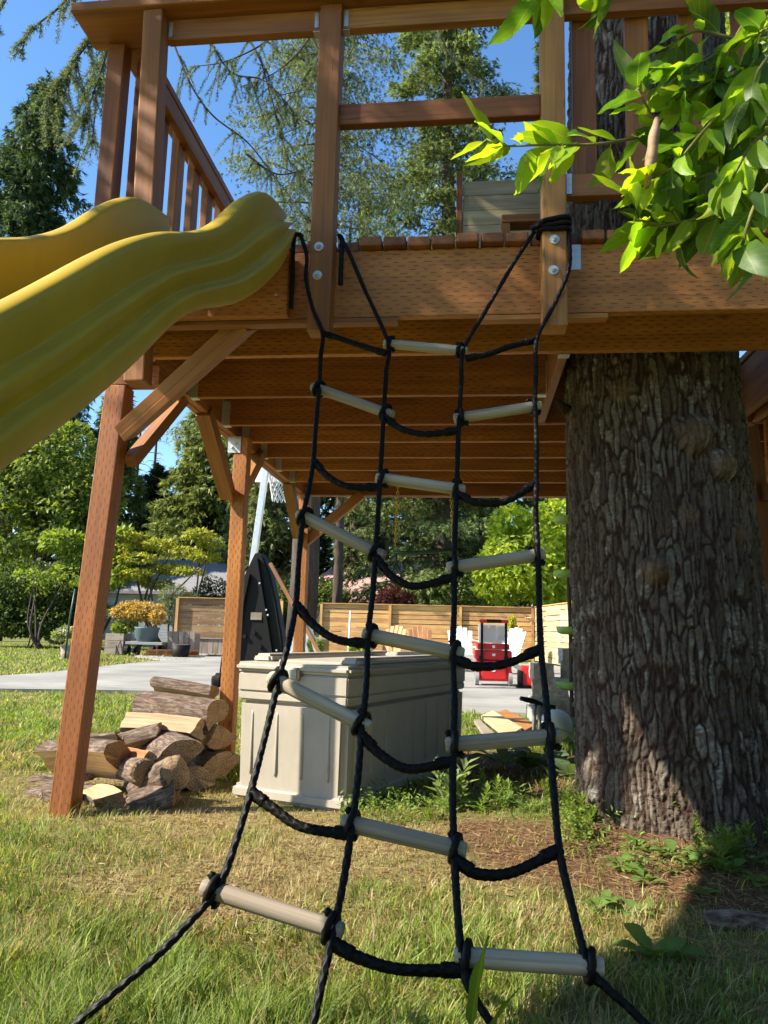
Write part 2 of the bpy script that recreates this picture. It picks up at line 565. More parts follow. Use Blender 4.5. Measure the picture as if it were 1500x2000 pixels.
gx = axis([(-900, -60, 6), (-60, -8, 18), (-8, -3, 30), (-3, 3, 120), (3, 8, 30), (8, 60, 18), (60, 900, 6)])
gy = axis([(-300, -2, 8), (-2, 1, 10), (1, 5.5, 112), (5.5, 12, 50), (12, 60, 24), (60, 1500, 8)])
GX, GY = np.meshgrid(gx, gy, indexing='ij')
GZ = ground_z(GX, GY)
GZ = np.where((np.abs(GX) < 60) & (GY < 60), GZ, 0)
gi = np.arange(len(gx) - 1)[:, None] * len(gy); gj = np.arange(len(gy) - 1)[None, :]
gF = np.stack([gi + gj, gi + gj + len(gy), gi + gj + len(gy) + 1, gi + gj + 1], -1).reshape(-1, 4)
m, n, l, b = mat('lawn_soil')
g = N(m)
v = g.geo()
lit = g.attr('litter', 'Fac'); dry = g.attr('dry', 'Fac')
n1 = g.noise(v, 9, 6, 0.7); n2 = g.noise(v, 60, 5, 0.7); n3 = g.noise(v, 0.35, 4)
n1b = g.noise(v, 34, 5, 0.75)
green = g.ramp(g.math('ADD', g.math('MULTIPLY', n1, .4), g.math('MULTIPLY', n1b, .6)), [(0.34, (0.05, 0.06, 0.018)), (0.48, (0.12, 0.15, 0.035)), (0.60, (0.20, 0.21, 0.06)), (0.72, (0.34, 0.28, 0.13))])
straw = g.ramp(n2, [(0.3, (0.16, 0.11, 0.05)), (0.55, (0.30, 0.23, 0.11)), (0.75, (0.45, 0.37, 0.20))])
soil = g.ramp(n2, [(0.3, (0.06, 0.035, 0.02)), (0.55, (0.15, 0.085, 0.045)), (0.72, (0.30, 0.19, 0.10))])
c = g.mix(g.math('MULTIPLY', dry, 0.85), green, straw)
c = g.mix(lit, c, soil)
c = g.hsv(c, v=g.math('ADD', 0.7, g.math('MULTIPLY', n3, 0.6)))
g.put(b.inputs['Base Color'], c)
b.inputs['Roughness'].default_value = 0.95
b.inputs['Specular IOR Level'].default_value = 0.1
g.put(b.inputs['Normal'], g.bump(g.math('ADD', n1, g.math('MULTIPLY', n2, 0.5)), 0.7, 0.03))
M['ground'] = m
go = link('ground', np_mesh('ground', np.stack([GX, GY, GZ], -1).reshape(-1, 3), gF, M['ground'], True,
                           attrs={'litter': litter_mask(GX, GY).ravel(), 'dry': dry_mask(GX, GY).ravel()}))
tag(go, kind='structure')


def slab(name, outline, z0, z1, mat_):
    n = len(outline)
    V = [(x, y, z1) for x, y in outline] + [(x, y, z0) for x, y in outline]
    F = [tuple(range(n))] + [(i, i + n, (i + 1) % n + n, (i + 1) % n) for i in range(n)]
    o = link(name, np_mesh(name, V, F, mat_))
    bm = bmesh.new(); bm.from_mesh(o.data); bmesh.ops.recalc_face_normals(bm, faces=bm.faces); bm.to_mesh(o.data); bm.free()
    return tag(o, kind='structure')


m, n, l, b = mat('concrete')
g = N(m); v = g.geo()
a1 = g.noise(v, 0.8, 6, 0.6); a2 = g.noise(v, 90, 3); a3 = g.noise(g.mapping(v, (0.5, 8, 1)), 1.2, 4, 0.6, 1.0)
c = g.ramp(g.math('ADD', g.math('MULTIPLY', a1, 0.6), g.math('MULTIPLY', a3, 0.4)), [(0.3, (0.16, 0.15, 0.125)), (0.5, (0.27, 0.255, 0.22)), (0.66, (0.38, 0.36, 0.315))])
c = g.hsv(c, v=g.math('ADD', 0.85, g.math('MULTIPLY', a2, 0.3)))
x_, y_, z_ = g.sep(v)
j1 = g.math('LESS_THAN', g.math('ABSOLUTE', g.math('SUBTRACT', g.math('FRACT', g.math('DIVIDE', g.math('ADD', y_, 100.6), 3.2)), 0.5)), 0.003)
c = g.mix(g.math('MULTIPLY', j1, 0.7), c, (0.12, 0.11, 0.10))
g.put(b.inputs['Base Color'], c); b.inputs['Roughness'].default_value = 0.85
g.put(b.inputs['Normal'], g.bump(a2, 0.2, 0.004))
M['concrete'] = m
slab('driveway', [(-14, 7.6), (-9, 8.5), (-5.75, 9.1), (-4.35, 9.5), (-2.6, 9.7), (-1.0, 9.2), (0.2, 8.55), (1.4, 8.3), (3.2, 8.2), (3.3, 17.5), (2.2, 23.5), (-5.6, 23.5), (-5.9, 20.3), (-7.4, 18.3),
      (-7.3, 15.5), (-7.0, 12.3), (-7.2, 11.1), (-9.5, 10.4), (-14, 9.4)], -0.1, 0.045, M['concrete'])
m, n, l, b = mat('gravel')
g = N(m); v = g.geo()
vc = g.vor(v, 28, out='Color'); vd = g.vor(v, 28)
c = g.mix(g.sep(vc)[0], (0.20, 0.185, 0.17), (0.46, 0.44, 0.41))
g.put(b.inputs['Base Color'], c); b.inputs['Roughness'].default_value = 0.9
g.put(b.inputs['Normal'], g.bump(vd, 0.8, 0.03))
M['gravel'] = m
slab('gravel_path', [(-9.2, 20.6), (-7.4, 18.45), (-5.95, 20.4), (-5.65, 23.6), (-5.4, 25.6), (-10.5, 25.6)], -0.1, 0.03, M['gravel'])

# ------------------------------------------------------------------ the treehouse deck
TH = thing('treehouse_deck', 'orange stained timber treehouse deck with railing built round the big trunk', 'treehouse', (-1.7, 3.4, 0))
ZB, ZT = 2.10, 2.385          # underside and top of beams and joists
DT = 2.428                    # deck surface
XR, XE = -1.545, 3.4          # inner face of the side beam, end of the deck
board('front_beam', (-1.62, 2.92, (ZB + ZT) / 2), (XE, 2.92, (ZB + ZT) / 2), 0.04, ZT - ZB, M['treated'], TH)
board('fascia_board', (-1.46, 2.876, 2.232), (-0.742, 2.872, 2.232), 0.042, 0.275, M['treated'], TH)
board('ledger_strip', (-1.40, 2.925, ZB - 0.012), (-0.3, 2.925, ZB - 0.012), 0.05, 0.02, M['cedar_light'], TH)
board('ledger_strip', (0.02, 2.925, ZB - 0.012), (0.52, 2.925, ZB - 0.012), 0.05, 0.02, M['cedar_light'], TH)
for i in range(2):
    board('side_beam', (XR - 0.021 - i * 0.043, 2.945, (ZB + ZT) / 2 - i * .004), (XR - 0.021 - i * 0.043, 7.0, (ZB + ZT) / 2 - i * .004), 0.041, ZT - ZB, M['treated'], TH)
JY = [3.33, 3.95, 4.52, 4.95, 5.41, 5.85, 6.32]
hx = 0.405
for i, y in enumerate(JY):
    spans = [(XR, XE)]
    if i == 1: spans = [(XR, hx - 0.022), (1.55, XE)]
    for a, e in spans:
        board('joist', (a + 0.002, y, (ZB + ZT) / 2), (e, y + random.uniform(-.006, .006), (ZB + ZT) / 2), 0.04, ZT - ZB, M['treated'], TH)
board('header_beam', (hx, 3.352, (ZB + ZT) / 2), (hx, 4.498, (ZB + ZT) / 2), 0.042, ZT - ZB - 0.004, M['cedar_light'], TH)
board('header_beam', (1.52, 3.352, (ZB + ZT) / 2), (1.52, 4.498, (ZB + ZT) / 2), 0.042, ZT - ZB - 0.004, M['cedar'], TH)
board('back_beam', (-1.62, 7.022, (ZB + ZT) / 2), (XE, 7.022, (ZB + ZT) / 2), 0.042, ZT - ZB, M['cedar_light'], TH)
board('back_beam', (-1.5, 6.978, (ZB + ZT) / 2), (XE, 6.978, (ZB + ZT) / 2), 0.042, ZT - ZB - .006, M['cedar'], TH)


def hanger(x, y, s):
    """folded sheet-metal joist hanger on the face at x, opening to side s"""
    h = MB()
    for k in (-1, 1):
        h.box((x + s * 0.0015, y + k * 0.037, ZB + 0.085), (0.003, 0.03, 0.17))
        h.box((x + s * 0.022, y + k * 0.0225, ZB + 0.075), (0.042, 0.003, 0.15))
    h.box((x + s * 0.022, y, ZB - 0.0035), (0.044, 0.048, 0.003))
    h.build('joist_hanger', M['galv'], TH)


for y in JY: hanger(XR, y, 1)
hanger(hx - 0.023, JY[1], -1)
MB().box((hx + .0, 3.365, ZB - 0.004), (0.05, 0.05, 0.003)).build('bracket', M['galv'], TH)

# deck boards run front to back; each is its own plank
bw = 0.0975
posts_x = [(-1.36, 0.05), (-0.605, 0.055), (0.305, 0.055)]
i = 0
x = -1.585
while x < XE - 0.05:
    front = 2.862 + random.uniform(-.006, .006)
    if any(abs(x - px) < w + bw / 2 for px, w in posts_x) or x < -0.74: front = 2.905
    z = DT - 0.02 + random.uniform(-0.003, 0.002)
    w = bw - random.uniform(0.004, 0.010)
    if 0.35 < x < 1.50:
        board('deck_board', (x, front, z), (x, 3.30, z), w, 0.04, M['decking'], TH, bev=0.008)
        board('deck_board', (x, 4.36, z), (x, 7.06, z), w, 0.04, M['decking'], TH, bev=0.008)
    else:
        board('deck_board', (x, front, z), (x, 7.06, z), w, 0.04, M['decking'], TH, bev=0.008)
    x += bw


def post(name, x, y, z0, z1, w, mt, d=None, lean=(0, 0)):
    d = d or w
    return board(name, (x, y, z0), (x + lean[0], y + lean[1], z1), d, w, mt, TH, up=(1, 0, 0), bev=0.006)


# railing posts: bolted to the outside of the front beam
CAPZ = 3.455
p1 = post('railing_post', -1.615, 2.985, 2.2, CAPZ - .002, 0.078, M['cedar'])
p1b = post('railing_post', -1.325, 2.812, 1.80, CAPZ - .002, 0.084, M['cedar'], lean=(-.045, 0))
p2 = post('railing_post', -0.605, 2.853, 2.012, CAPZ - .002, 0.092, M['cedar'])
p3 = post('railing_post', 0.308, 2.853, 2.010, CAPZ - .002, 0.094, M['cedar_light'])
post('railing_post', 2.2, 2.853, 2.010, CAPZ - .002, 0.094, M['cedar'])


def bolt(par, x, y, z):
    b_ = MB()
    b_.tube([(x, y, z), (x, y - 0.004, z)], 0.019, 20)
    b_.tube([(x, y - 0.0035, z), (x, y - 0.014, z)], 0.0105, 6)
    b_.tube([(x, y - 0.013, z), (x, y - 0.024, z)], 0.006, 10)
    b_.build('bolt', M['galv'], par)


for par, pts in ((p2, ((623, 482), (620, 538))), (p3, ((1083, 468), (1081, 528)))):
    for q in pts:
        c = P(*q, Y=2.806); bolt(par, c.x, 2.8065 if par is p2 else 2.8055, c.z)

# rails
cap = board('cap_rail', (-1.735, 2.87, CAPZ + 0.02), (XE, 2.865, CAPZ + 0.02), 0.235, 0.04, M['cedar'], TH, bev=0.006)
board('cap_rail', (-1.56, 2.99, CAPZ + 0.0195), (-1.56, 7.0, CAPZ + 0.0195), 0.14, 0.0395, M['cedar'], TH, bev=0.006)
tr = [(-1.328, -0.652), (-0.558, 0.260), (0.356, 2.152), (2.248, XE)]
for a, e in tr:
    board('top_rail', (a, 2.857, CAPZ - 0.051), (e, 2.857, CAPZ - 0.051), 0.042, 0.096, M['cedar_light'], TH)
board('mid_rail', (-0.558, 2.862, 2.962), (0.260, 2.862, 2.962), 0.042, 0.092, M['cedar'], TH)
board('bottom_rail', (0.356, 2.862, 2.605), (2.152, 2.862, 2.598), 0.042, 0.095, M['cedar_light'], TH)
xb = 0.44
for k in range(8):
    board('baluster', (xb, 2.905, 2.57), (xb, 2.905, CAPZ - .004), 0.04, 0.092, M['cedar'], TH, up=(1, 0, 0))
    xb += 0.212
# side railing going back
board('top_rail', (-1.515, 3.02, CAPZ - 0.052), (-1.515, 6.95, CAPZ - 0.052), 0.042, 0.094, M['cedar'], TH)
board('bottom_rail', (-1.515, 3.02, 2.60), (-1.515, 6.95, 2.60), 0.042, 0.094, M['cedar'], TH)
for k in range(17):
    y = 3.12 + k * 0.225
    board('baluster', (-1.558, y, 2.56), (-1.558, y, CAPZ - .004), 0.042, 0.088, M['cedar'], TH, up=(0, 1, 0))
post('railing_post', -1.60, 5.0, 2.2, CAPZ - .004, 0.08, M['cedar'])
post('railing_post', -1.60, 6.9, 2.2, CAPZ - .004, 0.08, M['cedar'])


def plate(x, y, z, sx, sy, sz, screws=True):
    h = MB().box((x, y, z), (sx, sy, sz))
    if screws:
        for k in (-.3, 0, .3):
            h.tube([(x, y - sy / 2, z + k * sz), (x, y - sy / 2 - .002, z + k * sz)], 0.004, 8)
    h.build('bracket', M['galv'], TH)


for x, z, w, h in ((-0.669, CAPZ - .052, .016, .07), (-0.543, CAPZ - .052, .018, .072), (0.246, CAPZ - .052, .02, .07), (-1.311, CAPZ - .052, .016, .07), (0.369, 2.605, .02, .085)):
    plate(x, 2.8345, z, w, 0.003, h)
for x, z in ((-0.543, CAPZ - .102), (0.246, CAPZ - .102), (-0.669, CAPZ - .102)):
    plate(x, 2.857, z, .03, .04, .003, False)
c = P(1124, 503, Y=2.9)
plate(c.x, 2.8975, c.z, 0.04, 0.004, 0.105)

# support posts
pA = post('support_post', -1.815, 3.45, -0.05, ZB - .102, 0.104, M['treated'], d=0.10, lean=(0.10, 0.0))
board('post_cap', (-1.86, 3.45, ZB - .052), (-1.50, 3.45, ZB - .052), .09, .096, M['treated'], TH)
post('support_post', -1.512, 4.83, -0.05, ZB - .002, 0.094, M['treated'])
post('support_post', -1.535, 6.9, -0.05, ZB - .002, 0.094, M['treated'])
post('support_post', 2.6, 6.9, -0.05, ZB - .002, 0.094, M['treated'])
# knee braces
lo = P(240, 838, Y=3.40); hi = P(478, 622, Y=2.97)
board('knee_brace', lo, hi, 0.088, 0.05, M['cedar_light'], TH, up=(-.6, -.2, .7))
off = Vector((0.028, 0.0, -0.036))
board('knee_brace', Vector(lo) + off, Vector(hi) + off, 0.088, 0.036, M['cedar_light'], TH, up=(-.6, -.2, .7))
board('knee_brace', (-1.655, 3.50, 1.64), (-1.60, 3.96, ZB - 0.0), 0.06, 0.06, M['cedar_light'], TH)
board('knee_brace', (-1.575, 4.77, 1.70), (-1.575, 4.24, ZB + 0.01), 0.088, 0.085, M['cedar_light'], TH)
board('knee_brace', (-1.56, 4.88, 1.69), (-1.555, 5.36, ZB + 0.01), 0.088, 0.085, M['cedar_light'], TH)
board('knee_brace', (-1.575, 6.84, 1.70), (-1.575, 6.36, ZB + 0.01), 0.088, 0.085, M['cedar_light'], TH)
board('knee_brace', (-1.52, 6.92, 1.66), (-1.02, 6.97, ZB + 0.01), 0.085, 0.085, M['cedar'], TH)
h = MB(); h.box((-1.555, 4.7805, ZB - 0.055), (0.085, 0.004, 0.11)); h.tube([(-1.545, 4.778, ZB - .05), (-1.545, 4.766, ZB - .05)], .008, 8); h.tube([(-1.57, 4.778, ZB - .075), (-1.57, 4.766, ZB - .075)], .008, 8)
h.build('bracket', M['galv'], TH)
h = MB(); h.box((-1.50, 4.83, ZB - 0.03), (0.02, 0.09, 0.05)); h.build('bracket', M['galv'], TH)
# the second bay at the far side of the trunk
board('side_beam', (1.62, 3.36, (ZB + ZT) / 2), (1.62, 7.0, (ZB + ZT) / 2), 0.04, ZT - ZB, M['treated'], TH)
board('support_post', (1.84, 4.3, -.05), (1.84, 4.3, ZB - .002), 0.095, 0.095, M['cedar'], TH, up=(1, 0, 0), bev=.006)
lo = P(1500, 1235, Y=4.2); hi = P(1452, 880, Y=4.2)
board('knee_brace', (lo.x + .05, 4.18, lo.z - .1), (hi.x + .02, 4.18, hi.z + .12), 0.09, 0.06, M['cedar'], TH)
board('cross_rail', (1.5, 4.12, 1.62), (3.0, 4.12, 1.60), 0.042, 0.09, M['cedar'], TH)
boxat('side_panel', (1.62, 4.35, 1.66), (3.0, 4.39, 2.08), M['treated'], TH)

# ------------------------------------------------------------------ plank wall standing on the deck
PW = thing('plank_wall', 'pale raw plank half wall standing on the deck behind the railing post', 'wall', (0.4, 4.15, DT))
xl = P(897, 400, Y=4.12).x
for k in range(11):
    z = DT + 0.05 + k * 0.0925
    board('plank', (xl + .022, 4.14 + random.uniform(-.002, .002), z), (0.60, 4.14, z), 0.022, 0.090, M['raw_plank'], PW, bev=0.003)
board('frame_post', (xl, 4.14, DT + .001), (xl, 4.14, DT + 1.06), 0.05, 0.035, M['cedar'], PW, up=(1, 0, 0))
board('frame_post', (0.58, 4.18, DT + .001), (0.58, 4.18, DT + 1.06), 0.04, 0.035, M['cedar'], PW, up=(1, 0, 0))
LB = thing('step_box', 'small orange cedar box on the deck in front of the pale plank wall', 'box', (0.2, 3.55, DT))
a0 = P(979, 430, Y=3.55)
board('rail', (a0.x, 3.55, a0.z - .015), (0.36, 3.55, a0.z - .015), 0.09, 0.04, M['cedar_light'], LB)
board('side', (a0.x + .022, 3.552, DT + .001), (a0.x + .022, 3.552, a0.z - .036), 0.085, 0.04, M['cedar_light'], LB, up=(1, 0, 0))
board('side', (0.335, 3.552, DT + .001), (0.335, 3.552, a0.z - .036), 0.085, 0.04, M['cedar'], LB, up=(1, 0, 0))
# ------------------------------------------------------------------ the yellow wave slide
SL = thing('slide', 'faded yellow plastic wave slide hooked on the deck edge', 'slide', (-1.0, 1.2, 0))
topx = [(553, 402), (530, 379), (510, 376), (480, 395), (450, 428), (420, 446), (380, 454), (340, 453), (300, 459), (250, 476), (200, 501), (150, 530), (100, 558), (50, 585), (0, 612)]
botx = [(561, 472), (545, 510), (520, 545), (480, 580), (440, 598), (400, 602), (360, 612), (320, 635), (280, 675), (240, 715), (200, 752), (150, 795), (100, 835), (50, 870), (0, 903)]
SX = -0.745
TP = [np.array(P(*q, X=SX))[1:] for q in topx]
BP = [np.array(P(*q, X=SX - 0.008))[1:] for q in botx]
TP[0] = np.array([2.795, TP[0][1]]); BP[0] = np.array([2.84, 2.445])
for dy, zt, zb in ((0.86, 1.14, .90), (0.62, .93, .68), (.35, .74, .48), (.05, .58, .33), (-.3, .47, .22), (-.7, .42, .17), (-1.0, .42, .17)):
    TP.append(np.array([dy - .02, zt])); BP.append(np.array([dy + .02, zb]))
TPs = smooth_path(TP, 0.02)
kk = np.linspace(0, 1, len(TPs))
# resample both edges to the same stations
def resample(pts, n):
    p = smooth_path(pts, 0.02)
    s = np.concatenate([[0], np.cumsum(np.linalg.norm(np.diff(p, axis=0), axis=1))]); s /= s[-1]
    t = np.linspace(0, 1, n)
    return np.stack([np.interp(t, s, p[:, k]) for k in range(p.shape[1])], -1)
def stations(pts, per=9):
    out = []
    pts = [np.array(p) for p in pts]
    for i in range(len(pts) - 1):
        p0, p1, p2, p3 = pts[max(i - 1, 0)], pts[i], pts[i + 1], pts[min(i + 2, len(pts) - 1)]
        for j in range(per):
            t = j / per
            out.append(0.5 * ((2 * p1) + (-p0 + p2) * t + (2 * p0 - 5 * p1 + 4 * p2 - p3) * t * t + (-p0 + 3 * p1 - 3 * p2 + p3) * t ** 3))
    out.append(pts[-1]); return np.array(out)
def soft(a, k=5):
    w = np.ones(2 * k + 1) / (2 * k + 1)
    p = np.concatenate([np.repeat(a[:1], k, 0), a, np.repeat(a[-1:], k, 0)])
    return np.stack([np.convolve(p[:, i], w, 'valid') for i in range(a.shape[1])], -1)
TS, BS = soft(stations(TP)), soft(stations(BP))
# outer face: rounded lip, two moulded steps
prof = [(0.055, -.062), (0.02, -.058), (0.0, -.045), (-.012, -.028), (-.006, -.010), (0.02, .000), (0.07, .004), (.2, .002), (.365, -.010), (.39, -.008), (.412, .010), (.435, .020), (.47, .020), (.58, .012), (.665, .004),
        (.69, .006), (.712, .024), (.735, .034), (.77, .034), (.88, .028), (.965, .022), (.99, .008), (1.0, -.010), (.985, -.03), (.90, -.045), (.6, -.050), (.3, -.055)]


def wall(name, x0, s):
    n, k = len(TS), len(prof)
    V = np.zeros((n, k, 3))
    for j, (t, o) in enumerate(prof):
        q = TS * (1 - t) + BS * t
        V[:, j, 0] = x0 + s * o; V[:, j, 1:] = q
    i = np.arange(n - 1)[:, None] * k; j = np.arange(k)[None, :]; j2 = (j + 1) % k
    F = np.stack([i + j, i + k + j, i + k + j2, i + j2], -1).reshape(-1, 4)
    if s < 0: F = F[:, ::-1]
    F = fix_tris(F) + [tuple(range(k))[::-1 if s < 0 else 1], tuple(range((n - 1) * k, n * k))[::1 if s < 0 else -1]]
    return link(name, np_mesh(name, V.reshape(-1, 3), F, M['yellow'], True), SL)


wall('side_wall', SX, 1)
wall('side_wall', SX - 0.54, -1)
n = len(TS)
xs = np.linspace(SX - .045, SX - .495, 9)
sag = 1 - (np.linspace(-1, 1, 9)) ** 2
V = []
for t0 in (0.72, 0.80):
    q = TS * (1 - t0) + BS * t0
    for j in range(9):
        V.append(np.stack([np.full(n, xs[j]), q[:, 0], q[:, 1] - sag[j] * 0.02], -1))
V = np.array(V)  # 18,n,3
idx = lambda a, i: a * n + i
F = []
for i in range(n - 1):
    for a in range(8):
        F.append((idx(a, i), idx(a, i + 1), idx(a + 1, i + 1), idx(a + 1, i)))
        F.append((idx(a + 9, i), idx(a + 10, i), idx(a + 10, i + 1), idx(a + 9, i + 1)))
for a in range(8):
    F.append((idx(a, 0), idx(a + 1, 0), idx(a + 10, 0), idx(a + 9, 0)))
link('chute_bed', np_mesh('chute_bed', V.reshape(-1, 3), F, M['yellow'], True), SL)
for x, z in ((-.80, 2.33), (-.79, 2.18)):
    MB().tube([(x, 2.853, z), (x, 2.847, z)], .006, 10).build('screw', M['galv'], SL)

# ------------------------------------------------------------------ climbing net of black rope with wooden rungs
NET = thing('climbing_net', 'black braided rope climbing net with weathered wooden rungs hung from the deck', 'climbing net', (0.0, 1.5, 0))
LC = 1.40


def LP(px, py, off=0.0):
    d = CF + CR * ((px - 750) / FPX) - CU * ((py - 1000) / FPX)
    t = (LC + off + 0.7 * CAM_H) / (d.y - 0.7 * d.z)
    return np.array(CPOS + d * t)


def braid(s, th):
    a = np.cos(4 * th - s * 2 * math.pi / 0.030); b2 = np.cos(4 * th + s * 2 * math.pi / 0.030)
    return 0.88 + 0.22 * np.maximum(a, b2)


def rope(name, pts, r, parent=NET, step=0.0032, sides=16):
    path = smooth_path(pts, step)
    rr = r * (1 + 0.05 * np.sin(np.arange(len(path)) * 0.11))
    V, F = tube_arrays(path, rr, sides, True, braid)
    return link(name, np_mesh(name, V, fix_tris(F), M['rope'], True), parent)


def above(px, py, Y): return np.array(P(px, py, Y=Y))


VR = {
    'A': ([(588, 462, 2.83), (599, 500, 2.795), (598, 545, 2.78), (610, 600, 2.785)], [(630, 652), (626, 700), (624, 755), (617, 830), (612, 900), (603, 955), (592, 1010), (584, 1090), (578, 1180), (565, 1250), (545, 1325), (520, 1430), (490, 1545), (462, 1640), (425, 1735), (360, 1812), (300, 1872), (220, 1940), (150, 1998), (60, 2070)]),
    'B': ([(664, 464, 2.845), (680, 490, 2.83), (710, 560, 2.82)], [(757, 668), (754, 730), (750, 800), (746, 870), (742, 935), (738, 1010), (733, 1085), (728, 1160), (719, 1238), (716, 1330), (707, 1420), (700, 1510), (688, 1608), (672, 1715), (650, 1825), (632, 1905), (615, 1985), (600, 2060)]),
    'C': ([(1044, 452, 2.83), (1000, 520, 2.82), (950, 605, 2.81)], [(906, 682), (901, 745), (897, 815), (894, 880), (892, 957), (889, 1030), (887, 1107), (887, 1190), (884, 1272), (887, 1360), (885, 1455), (884, 1550), (887, 1658), (893, 1770), (905, 1890), (925, 1945), (965, 2008), (1000, 2070)]),
    'D': ([(1108, 432, 2.83), (1113, 480, 2.795), (1110, 530, 2.79), (1085, 590, 2.795)], [(1049, 662), (1047, 725), (1045, 790), (1048, 870), (1047, 950), (1047, 1020), (1051, 1085), (1053, 1180), (1057, 1272), (1066, 1360), (1072, 1440), (1082, 1550), (1093, 1662), (1115, 1760), (1148, 1882), (1180, 1925), (1225, 1965), (1280, 2020), (1340, 2080)]),
}
for k, (up_, low) in VR.items():
    pts = [above(*q) for q in up_] + [LP(x, y) for x, y in low]
    for p in pts: p[2] = max(p[2], 0.03)
    rope('rope', pts, 0.0078)
CROSS = [[(633, 652), (660, 660), (705, 675), (752, 690)], [(912, 700), (950, 693), (1000, 676), (1046, 664)], [(753, 817), (785, 838), (830, 848), (893, 842)],
         [(614, 902), (640, 930), (680, 950), (740, 952)], [(894, 966), (930, 982), (985, 980), (1046, 945)], [(736, 1092), (765, 1125), (810, 1145), (886, 1128)],
         [(580, 1183), (610, 1218), (655, 1248), (718, 1258)], [(887, 1288), (930, 1302), (990, 1296), (1055, 1268)], [(707, 1437), (745, 1475), (800, 1502), (884, 1487)],
         [(492, 1548), (535, 1580), (590, 1615), (687, 1630)], [(889, 1680), (930, 1706), (1000, 1704), (1092, 1660)], [(654, 1845), (700, 1870), (780, 1893), (903, 1895)]]
for q in CROSS:
    pts = [LP(x, y, 0.006) for x, y in q]
    rope('cross_rope', pts, 0.0106)
    for e, s in ((0, 1), (-1, -1)):       # bound splices where a cross rope meets an upright
        a = np.array(pts[e]); b2 = np.array(pts[e + s])
        dd = (b2 - a) / np.linalg.norm(b2 - a)
        rope('splice', [a - dd * .006, a + dd * .02, a + dd * .04], 0.0130, step=.004)
RUNGS = [((750, 671), (912, 686)), ((610, 755), (767, 811)), ((887, 818), (1057, 792)), ((735, 933), (908, 958)), ((582, 1003), (750, 1087)), ((873, 1110), (1064, 1082)), ((709, 1238), (906, 1278)),
         ((527, 1322), (723, 1423)), ((870, 1455), (1096, 1437)), ((667, 1605), (911, 1662)), ((395, 1732), (670, 1820)), ((887, 1868), (1179, 1888))]
for a, e in RUNGS:
    p, q = LP(*a, off=.014), LP(*e, off=.014)
    r = 0.0180
    L = np.linalg.norm(q - p); d = (q - p) / L
    ts = [0, .003, .012, L * .3, L * .6, L - .012, L - .003, L]
    path = [p + d * t for t in ts]
    V, F = tube_arrays(path, [r * .8, r * .93, r, r * 1.01, r, r, r * .93, r * .8], 24)
    # local X along the rung so that the grain follows it
    x, y, z = frame_of(d)
    Rm = np.array([x, y, z]); c = (p + q) / 2
    o = link('rung', np_mesh('rung', (V - c) @ Rm.T, fix_tris(F), M['rung'], True), NET)
    o.matrix_basis = Matrix(((x.x, y.x, z.x, c[0]), (x.y, y.y, z.y, c[1]), (x.z, y.z, z.z, c[2]), (0, 0, 0, 1)))
    for k in (0.085, 0.915):
        c0 = p + d * L * k
        th = np.linspace(0, 2 * math.pi * 1.6, 60)
        yy, zz = np.array(y), np.array(z)
        R_ = r + 0.0075
        coil = c0 + (np.linspace(-.014, .012, 60))[:, None] * d + R_ * (np.cos(th)[:, None] * zz + np.sin(th)[:, None] * yy)
        V2, F2 = tube_arrays(coil, 0.0078, 10, True, braid)
        link('knot', np_mesh('knot', V2, fix_tris(F2), M['rope'], True), NET)
# lashings on the deck and round the post
rope('rope_end', [above(592, 462, 2.86), above(578, 458, 2.84), above(573, 475, 2.835), above(571, 540, 2.832), above(568, 603, 2.832)], 0.009)
rope('rope_end', [above(662, 460, 2.86), above(668, 468, 2.84), above(667, 500, 2.834), above(665, 556, 2.834)], 0.009)
zc = P(1082, 436, Y=2.80).z
for k in range(3):
    th = np.linspace(0, 2 * math.pi, 41)
    a = 0.058; pts = []
    for t in th:
        c_, s_ = math.cos(t), math.sin(t)
        q = (abs(c_) ** 5 + abs(s_) ** 5) ** (-1 / 5)
        pts.append((0.308 + a * c_ * q, 2.853 + a * s_ * q, zc + (k - 1) * 0.013 + 0.012 * math.sin(t + k)))
    rope('post_lashing', pts, 0.0092, step=.006)
rope('post_lashing', [above(1040, 447, 2.84), above(1050, 440, 2.80), above(1062, 436, 2.795)], 0.011)

# ------------------------------------------------------------------ the big trunk
HT = thing('conifer_tree', 'huge conifer with furrowed grey brown bark growing up through the deck', 'tree', (0.95, 3.8, 0))
TZ = np.array([-0.15, 0, .1, .26, .5, .8, 1.45, 2.2, 3.0, 4.0, 7.0]); TXC = np.array([.975, .97, .965, .955, .94, .925, .90, .872, .885, .90, .93]); TR = np.array([.55, .515, .495, .475, .458, .448, .430, .412, .405, .40, .36])
nu = 330
zs = np.concatenate([np.linspace(-0.12, 2.2, 420), np.linspace(2.21, 4.3, 190), np.linspace(4.4, 7.0, 30)])
U, Zg = np.meshgrid(np.concatenate([np.linspace(0, math.pi, 50, endpoint=False), np.linspace(math.pi, 2 * math.pi, 280, endpoint=False)]), zs, indexing='xy')
ca = U / (2 * math.pi)
cells = 92
